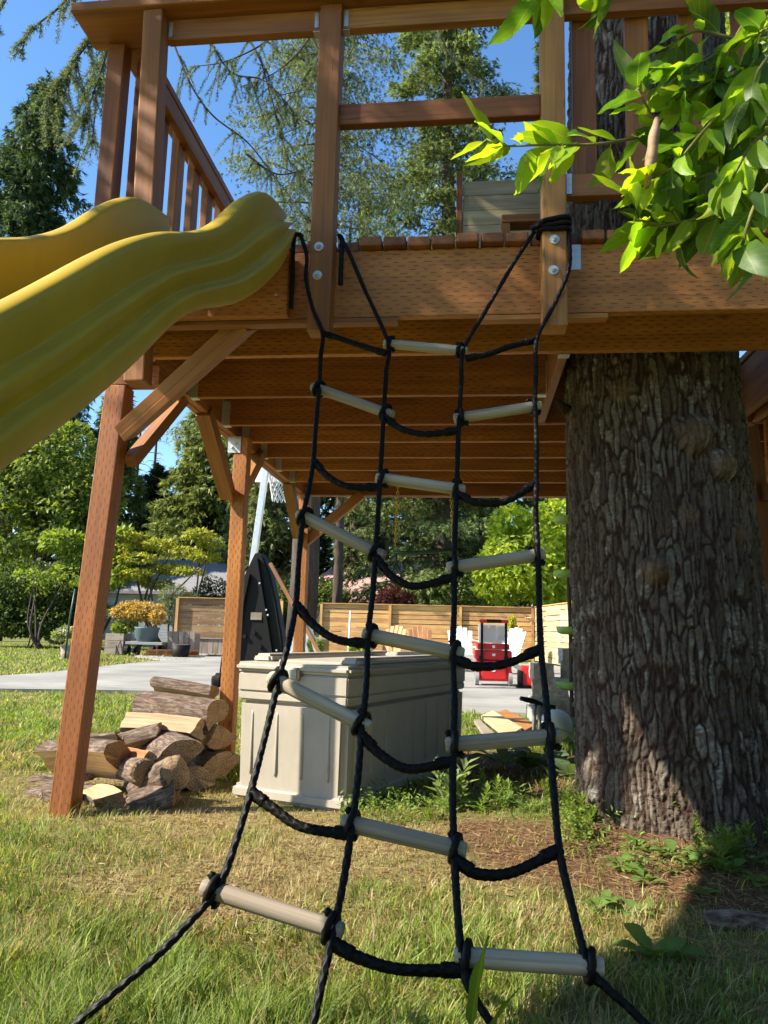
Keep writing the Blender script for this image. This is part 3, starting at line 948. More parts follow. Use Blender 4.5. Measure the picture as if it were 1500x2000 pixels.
# noise that closes round the trunk: sample on a circle
cx_, sx_ = np.cos(U) * 3, np.sin(U) * 3
warp = (fbm(cx_ * 2.2, sx_ * 2.2, Zg * 3.0, 3, 11) - .5) * 2.6
warp2 = (fbm(cx_ * 5, sx_ * 5, Zg * 7.0, 2, 51) - .5) * 0.9
f1, f2, cid = worley(ca * cells + warp + warp2, Zg / 0.17 + (fbm(cx_ * 3, sx_ * 3, Zg * 6, 2, 31) - .5) * 2.5, 2, wrapx=cells)
edge = np.clip((f2 - f1 - .07) / .26, 0, 1); edge = edge * edge * (3 - 2 * edge)
g1, g2, gid = worley(ca * 120 + warp * 1.2 + warp2 * 1.5, Zg / 0.036 + warp2 * 2, 5, wrapx=120)
scale_ = np.clip((g2 - g1) / .25, 0, 1)
fine = fbm(cx_ * 11, sx_ * 11, Zg * 26, 3, 61)
H = 0.010 * edge * (0.6 + 0.5 * cid) + 0.009 * scale_ * (.3 + .7 * gid) + 0.012 * (fine - .5) + 0.008 * (fbm(cx_ * 30, sx_ * 30, Zg * 55, 2, 91) - .5) + 0.02 * (fbm(cx_ * .9, sx_ * .9, Zg * 1.2, 2, 71) - .5)
R = np.interp(Zg, TZ, TR) - 0.018
lob = np.exp(-np.clip(Zg, 0, 9) / .28)
R = R + lob * 0.03 * (np.cos(U * 5 + 1.3) + .5 * np.cos(U * 9))
# burls and old limb scars: (px, py, radius, height)
burl = np.zeros_like(H)
for bx, by, br, bh in ((1352, 852, .092, .10), (1412, 905, .075, .07), (1280, 1113, .066, .085), (1218, 757, .07, .03), (1340, 1005, .05, .02), (1120, 792, .03, .03), (1450, 1040, .05, .03)):
    q = P(bx, by, Y=3.42)
    aa = math.atan2(-math.sqrt(max(0.02, .42 ** 2 - (q.x - np.interp(q.z, TZ, TXC)) ** 2)), q.x - np.interp(q.z, TZ, TXC))
    du = np.abs((U - aa + math.pi) % (2 * math.pi) - math.pi) * .42
    dd = np.hypot(du, Zg - q.z) / br
    w = np.clip(1 - dd ** 2.2, 0, 1)
    burl = np.maximum(burl, w); H = H * (1 - .6 * w) + bh * .78 * w ** .7
R = R + H
VX = np.interp(Zg, TZ, TXC) + R * np.cos(U); VY = 3.80 + R * np.sin(U)
ii = np.arange(len(zs) - 1)[:, None] * nu; jj = np.arange(nu)[None, :]; j2 = (jj + 1) % nu
TF = np.stack([ii + jj, ii + j2, ii + nu + j2, ii + nu + jj], -1).reshape(-1, 4)
lich = np.clip((gid - .45) * 5, 0, 1) * np.clip((cid - .35) * 4, 0, 1) * edge * np.clip((fbm(cx_ * 1.5, sx_ * 1.5, Zg * 2.2, 3, 81) - .40) * 6, 0, 1)
lich = lich * np.clip((vnoise(cx_ * 9, sx_ * 9, Zg * 130, 95) - .28) * 3.2, 0, 1) * np.clip((fine - .25) * 3, 0, 1)
me = np_mesh('trunk', np.stack([VX, VY, Zg], -1).reshape(-1, 3), TF, None, True, attrs={'edge': edge.ravel(), 'cell': cid.ravel(), 'lichen': lich.ravel(), 'burl': burl.ravel()})
m, n, l, b = mat('furrowed_bark')
g = N(m); v = g.geo()
nf = g.noise(v, 55, 5, .7); nb = g.noise(v, 3, 3)
nx = g.noise(g.mapping(v, (20, 20, 220)), 1.0, 2)
nv = g.vor(g.mapping(v, (52, 52, 30)), 1.0)
c = g.mix(g.attr('edge', 'Fac'), (0.055, 0.032, 0.024), g.mix(g.attr('cell', 'Fac'), (0.10, 0.073, 0.055), (0.19, 0.155, 0.12)))
c = g.mix(g.attr('lichen', 'Fac'), c, (0.34, 0.315, 0.265))
c = g.mix(g.math('MULTIPLY', g.attr('burl', 'Fac'), .6), c, (0.19, 0.125, 0.07))
c = g.hsv(c, v=g.math('ADD', .25, g.math('ADD', g.math('MULTIPLY', nf, 1.15), g.math('MULTIPLY', nb, .35))))
g.put(b.inputs['Base Color'], c); b.inputs['Roughness'].default_value = .92; b.inputs['Specular IOR Level'].default_value = .15
g.put(b.inputs['Normal'], g.bump(g.math('ADD', g.math('MULTIPLY', nv, -.8), g.math('ADD', nf, g.math('MULTIPLY', nx, .5))), 1.0, .012))
me.materials.append(m); M['bark'] = m
link('trunk', me, HT)
tube('limb_stub', [P(1108, 802, Y=3.72), P(1092, 788, Y=3.70), P(1084, 775, Y=3.69)], [.03, .018, .006], M['bark'], HT)

# ------------------------------------------------------------------ beige deck box
BX = thing('deck_storage_box', 'beige resin storage box with ribbed sides and recessed lid under the deck', 'storage box', (-1.20, 3.965, 0), rotz=math.radians(-19.5))
W_, L_, HB = 0.65, 1.66, 0.63


def tapered(name, x0, x1, y0, y1, z0, z1, dr, bev=.012, par=None, mt=None):
    bm = bmesh.new(); bmesh.ops.create_cube(bm, size=1)
    for vv in bm.verts:
        t = vv.co.z + .5
        e = dr * (1 - t)
        vv.co.x = (x0 + e if vv.co.x < 0 else x1 - e); vv.co.y = (y0 + e if vv.co.y < 0 else y1 - e); vv.co.z = z0 + t * (z1 - z0)
    bmesh.ops.bevel(bm, geom=bm.edges[:], offset=bev, segments=3, affect='EDGES')
    me = bpy.data.meshes.new(name); bm.to_mesh(me); bm.free(); me.materials.append(mt or M['beige'])
    return link(name, me, par or BX, True)


body = tapered('body', 0.006, W_ - .006, .006, L_ - .006, 0.0, 0.50, 0.010, .03)
tapered('base_band', -.004, W_ + .004, -.004, L_ + .004, 0.002, 0.075, -.004, .02)
tapered('upper_band', 0.004, W_ - .004, .004, L_ - .004, 0.49, 0.537, 0, .008)
tapered('upper_band', 0.001, W_ - .001, .001, L_ - .001, 0.534, HB, 0, .008)
for k in range(4):
    x = .10 + k * .15
    MB().tube([(x, .016, .13), (x, .011, .15), (x, .011, .42), (x, .013, .44)], .008, 10).build('rib', M['beige'], BX, True, True)
for k in range(9):
    y = .11 + k * .18
    MB().tube([(W_ - .016, y, .12), (W_ - .011, y, .14), (W_ - .011, y, .42), (W_ - .013, y, .44)], .008, 10).build('rib', M['beige'], BX, True, True)
lid = tapered('lid', -.014, W_ + .014, -.014, L_ + .014, HB + .003, HB + .052, 0, .018)
for nm, x0, x1, y0, y1, z1 in (('lid_rim', 0.015, .115, .12, L_ - .02, .092), ('lid_rim', W_ - .11, W_ - .015, .12, L_ - .02, .088), ('lid_rim', .118, W_ - .113, L_ - .16, L_ - .02, .09)):
    tapered(nm, x0, x1, y0, y1, HB + .045, HB + z1, -.012, .014)
tapered('lid_panel', .135, W_ - .13, .16, L_ - .18, HB + .045, HB + .064, 0, .007)
tapered('lid_latch', W_ * .5 - .06, W_ * .5 + .06, -.034, .0, HB - .03, HB + .035, 0, .01)

# ------------------------------------------------------------------ firewood: every piece its own thing
m, n, l, b = mat('firewood_bark')
g = N(m); v = g.add(g.coord(), g.comb(g.math('MULTIPLY', g.rand(), 31.0)))
nf = g.noise(g.mapping(v, (5, 26, 26)), 2.6, 5, .75, .6); n2 = g.noise(v, 14, 4)
c = g.ramp(nf, [(.36, (.03, .02, .014)), (.5, (.13, .083, .055)), (.64, (.28, .20, .14))])
c = g.mix(g.math('MULTIPLY', g.ramp(n2, [(.55, (0, 0, 0)), (.72, (1, 1, 1))]), .4), c, (.38, .33, .27))
g.put(b.inputs['Base Color'], c); b.inputs['Roughness'].default_value = .95
g.put(b.inputs['Normal'], g.bump(nf, .9, .012))
M['log_bark'] = m
m, n, l, b = mat('cut_end_grain')
g = N(m); v = g.coord()
x, y, z = g.sep(v)
rr = g.math('SQRT', g.math('ADD', g.math('MULTIPLY', y, y), g.math('MULTIPLY', z, z)))
ring = g.math('SINE', g.math('MULTIPLY', g.math('ADD', rr, g.math('MULTIPLY', g.noise(v, 12, 3), .02)), 420.0))
c = g.mix(g.math('MULTIPLY', g.math('ADD', ring, 1.0), .26), g.mix(g.rand(), (.46, .34, .21), (.38, .22, .10)), (.20, .115, .06))
angl = g.math('ARCTAN2', z, y)
crk = g.noise(g.comb(g.math('MULTIPLY', angl, 4.0), g.math('MULTIPLY', rr, 6.0), 0.0), 1.6, 2)
c = g.mix(g.math('MULTIPLY', g.math('LESS_THAN', g.math('ABSOLUTE', g.math('SUBTRACT', crk, 0.5)), 0.018), 0.8), c, (.06, .035, .02))
c = g.hsv(c, v=g.math('ADD', .6, g.math('MULTIPLY', g.noise(v, 18, 5, .7), .7)))
g.put(b.inputs['Base Color'], c); b.inputs['Roughness'].default_value = .9
M['end_grain'] = m


def log(label, a, e, Ya, Ye, size, kind, roll=0.0, mt='split', seed=0, flat=1.0):
    p, q = Vector(P(*a, Y=Ya)), Vector(P(*e, Y=Ye))
    x, y, z = frame_of(q - p)
    Rr = Quaternion(x, math.radians(roll)).to_matrix(); y = Rr @ y; z = Rr @ z
    L = (q - p).length
    rng = np.random.default_rng(seed + 100)
    if kind == 'round':
        th = np.linspace(0, 2 * math.pi, 28, endpoint=False)
        sec = np.stack([np.cos(th), np.sin(th)], -1); isb = np.ones(28, bool)
    else:
        ang = {'half': 180, 'quarter': 95, 'third': 130}[kind]
        th = np.radians(np.linspace(90 - ang / 2, 90 + ang / 2, 16))
        arc = np.stack([np.cos(th), np.sin(th)], -1)
        apex = np.array([0, 0 if kind != 'half' else -.06])
        nside = 6
        s1 = [arc[-1] * (1 - t) + apex * t for t in np.linspace(0, 1, nside + 1)[1:]]
        s2 = [apex * (1 - t) + arc[0] * t for t in np.linspace(0, 1, nside + 1)[1:-1]]
        sec = np.vstack([arc, s1, s2]); isb = np.array([True] * 15 + [False] * (len(sec) - 15))
        sec = sec - np.array([0, .45])
    k = len(sec)
    ns = 13
    V = np.zeros((ns, k, 3))
    bend = rng.uniform(-.06, .06, 2)
    for i in range(ns):
        t = i / (ns - 1)
        ph = np.arctan2(sec[:, 1], sec[:, 0])
        wob = 1 + .10 * (vnoise(np.cos(ph) * 1.7 + 7 + seed, np.sin(ph) * 1.7 + 7, t * 2.5 + seed) - .5) + .09 * (vnoise(np.cos(ph) * 6 + 17, np.sin(ph) * 6 + 9 + seed, t * 9) - .5)
        s_ = sec * wob[:, None] * size * np.array([1, flat]) + bend * size * math.sin(t * math.pi) * 1.6
        V[i, :, 0] = (t - .5) * L + (vnoise(sec[:, 0] * 2 + seed, sec[:, 1] * 2 + 3, i * 0.0 + t) - .5) * .05 * (abs(t - .5) > .49)
        V[i, :, 1:] = s_
    V2 = V.reshape(-1, 3)
    F, mi = [], []
    for i in range(ns - 1):
        for j in range(k):
            F.append((i * k + j, i * k + (j + 1) % k, (i + 1) * k + (j + 1) % k, (i + 1) * k + j)); mi.append(0 if isb[j] else 1)
    c0 = len(V2); V2 = np.vstack([V2, V[0].mean(0), V[-1].mean(0)])
    for j in range(k):
        F.append((j, c0, (j + 1) % k)); mi.append(2)
        F.append(((ns - 1) * k + j, (ns - 1) * k + (j + 1) % k, c0 + 1)); mi.append(2)
    me = np_mesh('firewood_log', V2, F, None, kind == 'round')
    for mm in (M['log_bark'], M[mt], M['end_grain']): me.materials.append(mm)
    me.polygons.foreach_set('material_index', np.array(mi, np.int32))
    bm = bmesh.new(); bm.from_mesh(me); bmesh.ops.recalc_face_normals(bm, faces=bm.faces); bm.to_mesh(me); bm.free()
    o = link('firewood_log', me)
    cc = (p + q) / 2
    o.matrix_basis = Matrix(((x.x, y.x, z.x, cc.x), (x.y, y.y, z.y, cc.y), (x.z, y.z, z.z, cc.z), (0, 0, 0, 1)))
    tag(o, label, 'log', 'split firewood heaped between the posts')
    return o


log('topmost firewood log, split plank-like piece with shaggy bark along its upper edge', (303, 1338), (418, 1357), 4.75, 4.72, .105, 'quarter', 12, seed=1, flat=.9)
log('second firewood log from the top, long half round with pale grey end', (280, 1372), (425, 1392), 4.62, 4.5, .13, 'half', 15, seed=2)
log('long pale split log with flat bright upper face in the upper half of the pile', (250, 1408), (393, 1420), 4.42, 4.36, .115, 'third', 195, seed=3)
log('curved bark slab leaning over the middle of the firewood pile', (240, 1452), (312, 1432), 4.22, 4.28, .10, 'half', -25, seed=4)
log('thick bark covered firewood log lying behind the front timber post', (104, 1476), (235, 1478), 3.98, 3.88, .125, 'half', -40, seed=5)
log('small round firewood log with smooth orange cut end facing the yard', (225, 1495), (283, 1508), 4.1, 3.70, .062, 'round', 0, seed=6)
log('little orange wedge resting on the round orange ended log', (250, 1468), (292, 1476), 4.02, 3.84, .06, 'quarter', 200, 'split_orange', seed=7)
log('big dark wedge of firewood with pale triangular end in the middle of the pile', (300, 1455), (352, 1478), 4.4, 4.0, .15, 'third', 20, seed=8)
log('whitish knobbly firewood piece standing out at the front of the pile', (275, 1548), (345, 1508), 3.82, 3.70, .085, 'round', 0, seed=9)
log('curved brown firewood log lowest at the front of the pile', (255, 1572), (345, 1540), 3.66, 3.70, .10, 'half', 10, seed=10)
log('pale wedge with a white sawn face right beside the front timber post', (186, 1552), (226, 1570), 3.86, 3.58, .13, 'quarter', 150, seed=11)
log('broad pale flat slab of wood lying in the dirt under the rest', (35, 1562), (180, 1556), 3.95, 3.85, .16, 'half', 8, seed=12, flat=.55)
log('thin grey strip of wood on top of the broad pale slab', (68, 1520), (180, 1518), 4.0, 3.95, .035, 'half', 0, 'grey_wood', seed=13)
log('large dark firewood log stacked against the second timber post, low in the pile', (368, 1478), (432, 1500), 4.72, 4.38, .15, 'third', 25, seed=14)
log('blunt wedge under the pale ended log beside the second timber post', (372, 1428), (432, 1436), 4.75, 4.45, .14, 'quarter', 190, seed=15)
log('short dark chunk of firewood lowest at the back of the pile', (340, 1520), (382, 1524), 4.4, 4.05, .13, 'third', -10, seed=16)
log('orange split piece hidden under the long pale log', (300, 1440), (400, 1446), 4.62, 4.42, .08, 'third', 160, 'split_orange', seed=17)
log('bark covered log at the base of the pile between the two posts', (250, 1520), (330, 1522), 4.35, 4.2, .15, 'half', 5, seed=18)
log('rough log at the base of the pile just behind the knobbly piece', (330, 1545), (400, 1540), 4.1, 4.3, .08, 'half', -15, seed=19)
log('short split wedge lying loose at the near left end of the pile', (92, 1545), (150, 1560), 3.75, 3.66, .07, 'quarter', 60, seed=20)
log('bark backed slab propped on edge behind the thick bark covered log', (150, 1452), (232, 1446), 4.2, 4.2, .085, 'quarter', -20, seed=21)
log('angular dark wedge squeezed between the round orange ended log and the knobbly piece', (262, 1530), (312, 1540), 3.95, 3.72, .075, 'quarter', 35, seed=22)
log('slim pale split stick lying across the front of the pile', (215, 1585), (300, 1578), 3.60, 3.64, .035, 'quarter', 10, seed=23)
# ------------------------------------------------------------------ fences
def fence(name, label, a, e, z0, z1, nslat, post_step, mt, side=-1, first_post=True):
    a, e = Vector((a[0], a[1], 0)), Vector((e[0], e[1], 0))
    F_ = thing(name, label, 'fence', a, 'horizontal slat fences round the yard')
    L = (e - a).length; d = (e - a) / L; nrm = Vector((-d.y, d.x, 0)) * side
    npost = max(2, round(L / post_step) + 1)
    hs = (z1 - z0) / nslat
    for k in range(npost):
        p = a + d * (L * k / (npost - 1)) + nrm * 0.065
        board('post', (p.x, p.y, -0.02), (p.x, p.y, z1 - 0.01), 0.09, 0.09, M['fence'], F_, up=(1, 0, 0), bev=0)
    for k in range(npost - 1):
        p, q = a + d * (L * k / (npost - 1) + .003), a + d * (L * (k + 1) / (npost - 1) - .003)
        for s in range(nslat):
            z = z0 + hs * (s + .5) + random.uniform(-.008, .008)
            gap = random.choice((.004, .006, .010, .022, .03)) if s > 1 else .006
            board('slat', (p.x, p.y, z), (q.x, q.y, z + random.uniform(-.006, .006)), 0.02, round(hs - gap, 3), mt, F_, bev=0)
    p, q = a + nrm * .03, e + nrm * .03
    board('cap_board', (p.x, p.y, z1 + .016), (q.x, q.y, z1 + .016), 0.14, 0.03, M['fence'], F_, bev=0)
    return F_


fence('back_fence', 'long cedar slat fence across the back of the driveway', (-5.15, 26.5), (2.05, 26.3), 0.05, 1.78, 11, 2.4, M['fence'])
fence('side_fence', 'sunlit pale slat fence running toward the big trunk from the back corner', (2.12, 26.25), (3.6, 17.2), 0.05, 1.80, 11, 1.5, M['raw_plank'], side=1)
fence('garden_screen', 'short dark brown slat screen beside the potted maple and gravel', (-9.6, 24.6), (-6.2, 25.0), 0.08, 1.80, 8, 3.4, M['fence_dark'])
GB = thing('planter_box', 'weathered grey wooden trough in front of the short slat screen', 'planter', (-8.0, 24.2, 0))
for k in range(7):
    x = -8.62 + k * .18
    board('plank', (x, 24.1, .03), (x, 24.1, .5), .03, .17, M['grey_wood'], GB, up=(1, 0, 0), bev=0)
board('rim', (-8.75, 24.1, .52), (-7.4, 24.1, .52), .12, .035, M['grey_wood'], GB, bev=0)
boxat('back_panel', (-8.7, 24.13, .03), (-7.45, 24.5, .5), M['grey_wood'], GB, bev=0)

# loose boards
def loose(label, pts, z, w, t, mt, group):
    a, e = Vector((*pts[0], z)), Vector((*pts[1], z + pts[2] if len(pts) > 2 else z))
    o = board('loose_board', a, e, w, t, mt, bev=.003)
    return tag(o, label, 'board', group)


g_ = P(325, 1268, Z=0); h_ = P(300, 1272, Z=0)
for k in range(4):
    loose(['lowest', 'second lowest', 'second highest', 'topmost'][k] + ' orange board of the little stack beside the potted maple', [(-9.15 + .02 * k, 21.0 + .06 * k), (-7.9 + .05 * k, 21.9 - .1 * k)], .03 + .05 * k, .14, .04, M['cedar_light'], 'loose boards by the gravel')
loose('orange board lying alone on the gravel near the slat screen', [(-7.7, 22.4), (-7.05, 23.1)], .05, .2, .03, M['cedar_light'], 'loose boards by the gravel')
loose('thin orange board lying flat between board stack and driveway', [(-8.5, 20.9), (-7.55, 21.6)], .05, .14, .03, M['cedar_light'], 'loose boards by the gravel')


def flat_board(label, corners, z, t, mt):
    V = []
    for dz in (0, t):
        for px, py, hz in corners:
            q = P(px, py, Z=z + hz); V.append((q.x, q.y, z + hz + dz))
    o = link('plywood_board', np_mesh('plywood_board', V, [(3, 2, 1, 0), (4, 5, 6, 7), (0, 1, 5, 4), (1, 2, 6, 5), (2, 3, 7, 6), (3, 0, 4, 7)], mt))
    return tag(o, label, 'board', 'boards on the ground right of the storage box')


flat_board('yellowish square board lying on the grass behind the storage box', [(940, 1404, .0), (962, 1393, .0), (1020, 1428, .0), (992, 1446, .0)], .06, .03, M['raw_plank'])
flat_board('orange square board lying beyond the yellowish one', [(968, 1398, 0), (988, 1391, 0), (1046, 1422, 0), (1024, 1434, 0)], .04, .03, M['cedar_light'])
flat_board('narrow grey board lying closest to the storage box', [(926, 1412, 0), (936, 1411, 0), (966, 1440, 0), (948, 1444, 0)], .045, .03, M['grey_wood'])

# ------------------------------------------------------------------ basketball hoop
HP = thing('basketball_hoop', 'portable basketball hoop with grey pole, white net and black plastic base', 'basketball hoop', (-3.4, 10.9, 0))
pl0, pl1 = P(484, 1170, Y=11.0), P(522, 900, Y=11.0)
d = (pl1 - pl0)
board('pole', pl0 - d * .55, pl1 + d * .12, .085, .085, M['alu'], HP, up=(0, 1, 0))
sh = [(498, 1078), (512, 1082), (527, 1120), (540, 1180), (550, 1240), (556, 1300), (556, 1330), (437, 1345), (424, 1340), (430, 1290), (443, 1225), (458, 1180), (478, 1120)]
f0 = [P(x, y, Y=10.75) for x, y in sh]; f1_ = [p + Vector((0.03, .16, 0)) for p in f0]
k = len(sh)
V = [tuple(p) for p in f0] + [tuple(p) for p in f1_]
base = link('base_shell', np_mesh('base_shell', V, [tuple(range(k))[::-1], tuple(range(k, 2 * k))] + [(i, (i + 1) % k, (i + 1) % k + k, i + k) for i in range(k)], M['black_plastic']), HP)
bm = bmesh.new(); bm.from_mesh(base.data); bmesh.ops.recalc_face_normals(bm, faces=bm.faces); bmesh.ops.bevel(bm, geom=bm.edges[:], offset=.02, segments=2, affect='EDGES'); bm.to_mesh(base.data); bm.free()
for a_, e_ in (((500, 1090), (537, 1325)), ((486, 1120), (440, 1335))):
    board('rail', P(*a_, Y=10.72), P(*e_, Y=10.72), .05, .05, M['black_plastic'], HP, up=(0, -1, 0))
for x, y in ((507, 1139), (520, 1191), (523, 1201), (540, 1270), (444, 1267)):
    q = P(x, y, Y=10.69); MB().disc(q, (0, -1, 0), .014, .008, 10).build('bolt', M['galv'], HP)
q0, q1 = P(490, 1196, Y=10.735), P(511, 1211, Y=10.735)
boxat('hand_slot', (q0.x, 10.732, q1.z), (q1.x, 10.738, q0.z), M['grey_wood'], HP, bev=.002)
for x, y in ((496, 1235), (508, 1262), (478, 1243)):
    q = P(x, y, Y=10.74); MB().disc(q, (0, -1, 0), .03, .025, 8).build('knob', M['black_plastic'], HP)
for x in (425, 438):
    q = P(x, 1352, Y=10.55)
    MB().tube([(q.x - .03, 10.55, .14), (q.x + .04, 10.55, .14)], .095, 16).build('wheel', M['black_plastic'], HP)
boxat('base_foot', (P(415, 1340, Y=10.6).x, 10.5, .05), (P(560, 1340, Y=10.6).x, 11.2, .2), M['black_plastic'], HP, bev=.04)
nc = P(552, 925, Y=11.2); nr = .23
rim = MB(); th = np.linspace(0, 2 * math.pi, 33)
rim.tube([(nc.x + nr * math.cos(t), nc.y + nr * math.sin(t), nc.z) for t in th], .01, 8, False)
rim.build('rim', M['chair_wood'], HP)
net = MB()
for s in (-1, 1):
    for k in range(14):
        pts = []
        for i in range(13):
            t = i / 12; r = nr * (1 - .42 * t ** .8) ; aa = k / 14 * 2 * math.pi + s * t * 1.35
            pts.append((nc.x + r * math.cos(aa), nc.y + r * math.sin(aa), nc.z - t * .43))
        net.tube(pts, .007, 5, False)
net.build('net', M['net'], HP)
boxat('backboard', (nc.x - .55, nc.y + .42, nc.z - .05), (nc.x + .55, nc.y + .46, nc.z + .95), M['white'], HP, bev=.01)
board('arm', (pl1.x + d.x * .1, 11.05, nc.z + .2), (nc.x, nc.y + .42, nc.z + .3), .06, .06, M['black_plastic'], HP)

# ------------------------------------------------------------------ step ladder and leaning pole
SLD = thing('step_ladder', 'small aluminium folding ladder standing behind the storage box', 'ladder', (-1.9, 8.2, 0))
YL = 8.6
ap = P(580, 1207, Y=YL)
for a_, e_ in (((578, 1205), (600, 1280)), ((583, 1232), (562, 1285))):
    p, q = P(*a_, Y=YL), P(*e_, Y=YL - .05)
    dd = (q - p).normalized(); q = p + dd * ((p.z - .05) / -dd.z)
    board('leg', p, q, .025, .06, M['alu'], SLD, up=(1, 0, 0))
    board('leg', p + Vector((.03, .42, 0)), q + Vector((.03, .5, 0)), .025, .06, M['alu'], SLD, up=(1, 0, 0))
MB().box(P(579, 1237, Y=YL - .04), (.12, .03, .07)).build('hinge', M['black_plastic'], SLD)
for zz in (.25, .5):
    q = P(595, 1262, Y=YL); board('step', (q.x, YL - .02, zz), (q.x + .02, YL + .45, zz), .08, .03, M['alu'], SLD)
p, q = P(528, 1100, Y=9.0), P(624, 1275, Y=9.0)
dd = (q - p).normalized(); q = p + dd * ((p.z - .05) / -dd.z)
tag(board('leaning_pole', p, q, .045, .045, M['chair_wood']), 'long thin wooden pole leaning over the aluminium ladder', 'pole')

# ------------------------------------------------------------------ swing bar on yellow chains
TB = thing('trapeze_swing', 'dark green trapeze bar with hanging rings on yellow chains under the deck', 'swing', (-.6, 6.3, 1.2))
YT = 6.36


def chain(name, p, q, mt, r=.0045, lk=.036):
    p, q = Vector(p), Vector(q); L = (q - p).length; nlk = int(L / (lk * .78)); mb = MB()
    x, y, z = frame_of(q - p)
    for i in range(nlk):
        c_ = p + (q - p) * ((i + .5) / nlk); a_ = y if i % 2 else z
        pts = []
        for t in np.linspace(0, 2 * math.pi, 11):
            pts.append(c_ + x * (lk / 2 * math.cos(t)) + a_ * (lk * .28 * math.sin(t)))
        mb.tube(pts, r, 5, False)
    mb.build(name, mt, TB, True)


chain('chain', P(778, 940, Y=YT), P(772, 1066, Y=YT), M['chain_yellow'])
chain('chain', P(880, 940, Y=YT), P(885, 1066, Y=YT), M['chain_yellow'])
tube('bar', [P(768, 1080, Y=YT), P(800, 1080, Y=YT), P(860, 1076, Y=YT), P(893, 1072, Y=YT)], .016, M['dark_green'], TB, 12)
for cx, sx in ((774, 1.0), (888, .9)):
    rg = MB()
    rg.tube([P(cx, 1083, Y=YT), P(cx, 1096, Y=YT)], .008, 8)
    rg.tube([P(cx, 1098, Y=YT), P(cx - 9 * sx, 1120, Y=YT), P(cx - 8 * sx, 1138, Y=YT)], .010, 8)
    rg.tube([P(cx, 1098, Y=YT), P(cx + 9 * sx, 1120, Y=YT), P(cx + 10 * sx, 1134, Y=YT)], .010, 8)
    rg.tube([P(cx - 8 * sx, 1138, Y=YT), P(cx + 1, 1143, Y=YT), P(cx + 10 * sx, 1134, Y=YT)], .007, 8)
    rg.build('ring', M['dark_green'], TB, True)

# ------------------------------------------------------------------ knotted climbing rope with green discs beside the trunk
DR = thing('disc_rope', 'brown climbing rope with green plastic disc footholds hanging beside the trunk', 'rope', (.55, 4.6, .1))
YD = 4.75
pts = [P(1109, 700, Y=YD), P(1110, 850, Y=YD), P(1109, 1015, Y=YD), P(1110, 1120, Y=YD), P(1114, 1228, Y=YD), P(1116, 1338, Y=YD), P(1118, 1400, Y=YD)]
tube('rope', smooth_path(pts, .03), .012, M['rope_brown'], DR)
for x, y in ((1108, 1015), (1109, 1120), (1114, 1230), (1114, 1338)):
    c_ = P(x, y, Y=YD)
    MB().tube([c_ + Vector((0, 0, -.028)), c_ + Vector((0, 0, -.02)), c_ + Vector((0, 0, .012)), c_ + Vector((0, 0, .018))], [.05, .075, .085, .08], 20).build('disc', M['green_disc'], DR, True)

# ------------------------------------------------------------------ garden chairs
def chair(label, x, y, rz, mt, back=5):
    c_ = thing('garden_chair', label, 'chair', (x, y, .045), 'slatted garden chairs by the back fence', rz)
    def lb(nm, p, q, w, h, up=(0, 0, 1)):
        p, q = Vector(p), Vector(q); X, Y_, Z_ = frame_of(q - p, up)
        o = link(nm, box_mesh((q - p).length, w, h, mt, .004, 1), c_, True); m_ = (p + q) / 2
        o.matrix_basis = Matrix(((X.x, Y_.x, Z_.x, m_.x), (X.y, Y_.y, Z_.y, m_.y), (X.z, Y_.z, Z_.z, m_.z), (0, 0, 0, 1)))
    for s in (-1, 1):
        lb('leg', (s * .29, -.38, 0), (s * .29, -.38, .50), .03, .10, (1, 0, 0))
        lb('leg', (s * .27, -.42, .36), (s * .27, .45, .02), .03, .10)
        lb('armrest', (s * .33, -.48, .53), (s * .31, .32, .53), .13, .025)
    for k in range(5): lb('seat_slat', (-.27, -.38 + k * .12, .37 - k * .035), (.27, -.38 + k * .12, .37 - k * .035), .105, .022, (0, .2, 1))
    for k in range(back):
        u = (k - (back - 1) / 2) / ((back - 1) / 2)
        top = .98 - .09 * u * u
        lb('back_slat', (u * .19, .12, .22), (u * .235, .12 + .36 * (top - .22) / .76, top), .098, .014, (0, -1, .4))
    return c_


def at_ground(px, Y): return P(px, 1250, Y=Y).x


chair('white garden chair just to the left of the red tool stack', at_ground(903, 17.5), 17.5, math.radians(8), M['white'])
chair('white garden chair half hidden behind the red tool stack', at_ground(984, 17.0), 17.0, math.radians(-38), M['white'])
chair('brown slatted garden chair in the middle of the row by the back fence', at_ground(826, 18.0), 18.0, math.radians(14), M['chair_wood'])
chair('brown slatted garden chair nearest the aluminium ladder', at_ground(757, 18.2), 18.2, math.radians(-22), M['chair_wood'])

# ------------------------------------------------------------------ red rolling tool stack
RT = thing('tool_stack', 'red rolling tool box stack with telescopic handle and clear organiser on the driveway', 'tool box', (P(962, 1300, Y=13).x, 13.0, .045), rotz=math.radians(4))
def lbox(nm, lo, hi, mt, bev=.02, par=None): return boxat2(nm, lo, hi, mt, par or RT, bev)
def boxat2(nm, lo, hi, mt, par, bev):
    lo, hi = Vector(lo), Vector(hi); s_ = hi - lo
    o = link(nm, box_mesh(s_.x, s_.y, s_.z, mt, bev, 2), par, True); o.matrix_basis = Matrix.Translation((lo + hi) / 2); return o
lbox('lower_box', (-.27, -.2, .07), (.27, .22, .40), M['red'], .03)
lbox('front_panel', (-.20, -.225, .10), (.20, -.19, .36), M['red'], .012)
lbox('middle_box', (-.30, -.2, .41), (.30, .22, .56), M['red'], .03)
lbox('upper_box', (-.26, -.18, .57), (.26, .2, .67), M['red'], .025)
lbox('label_plate', (-.025, -.231, .22), (.025, -.224, .29), M['white'], .002)
lbox('label_plate', (-.025, -.207, .47), (.025, -.199, .51), M['white'], .002)
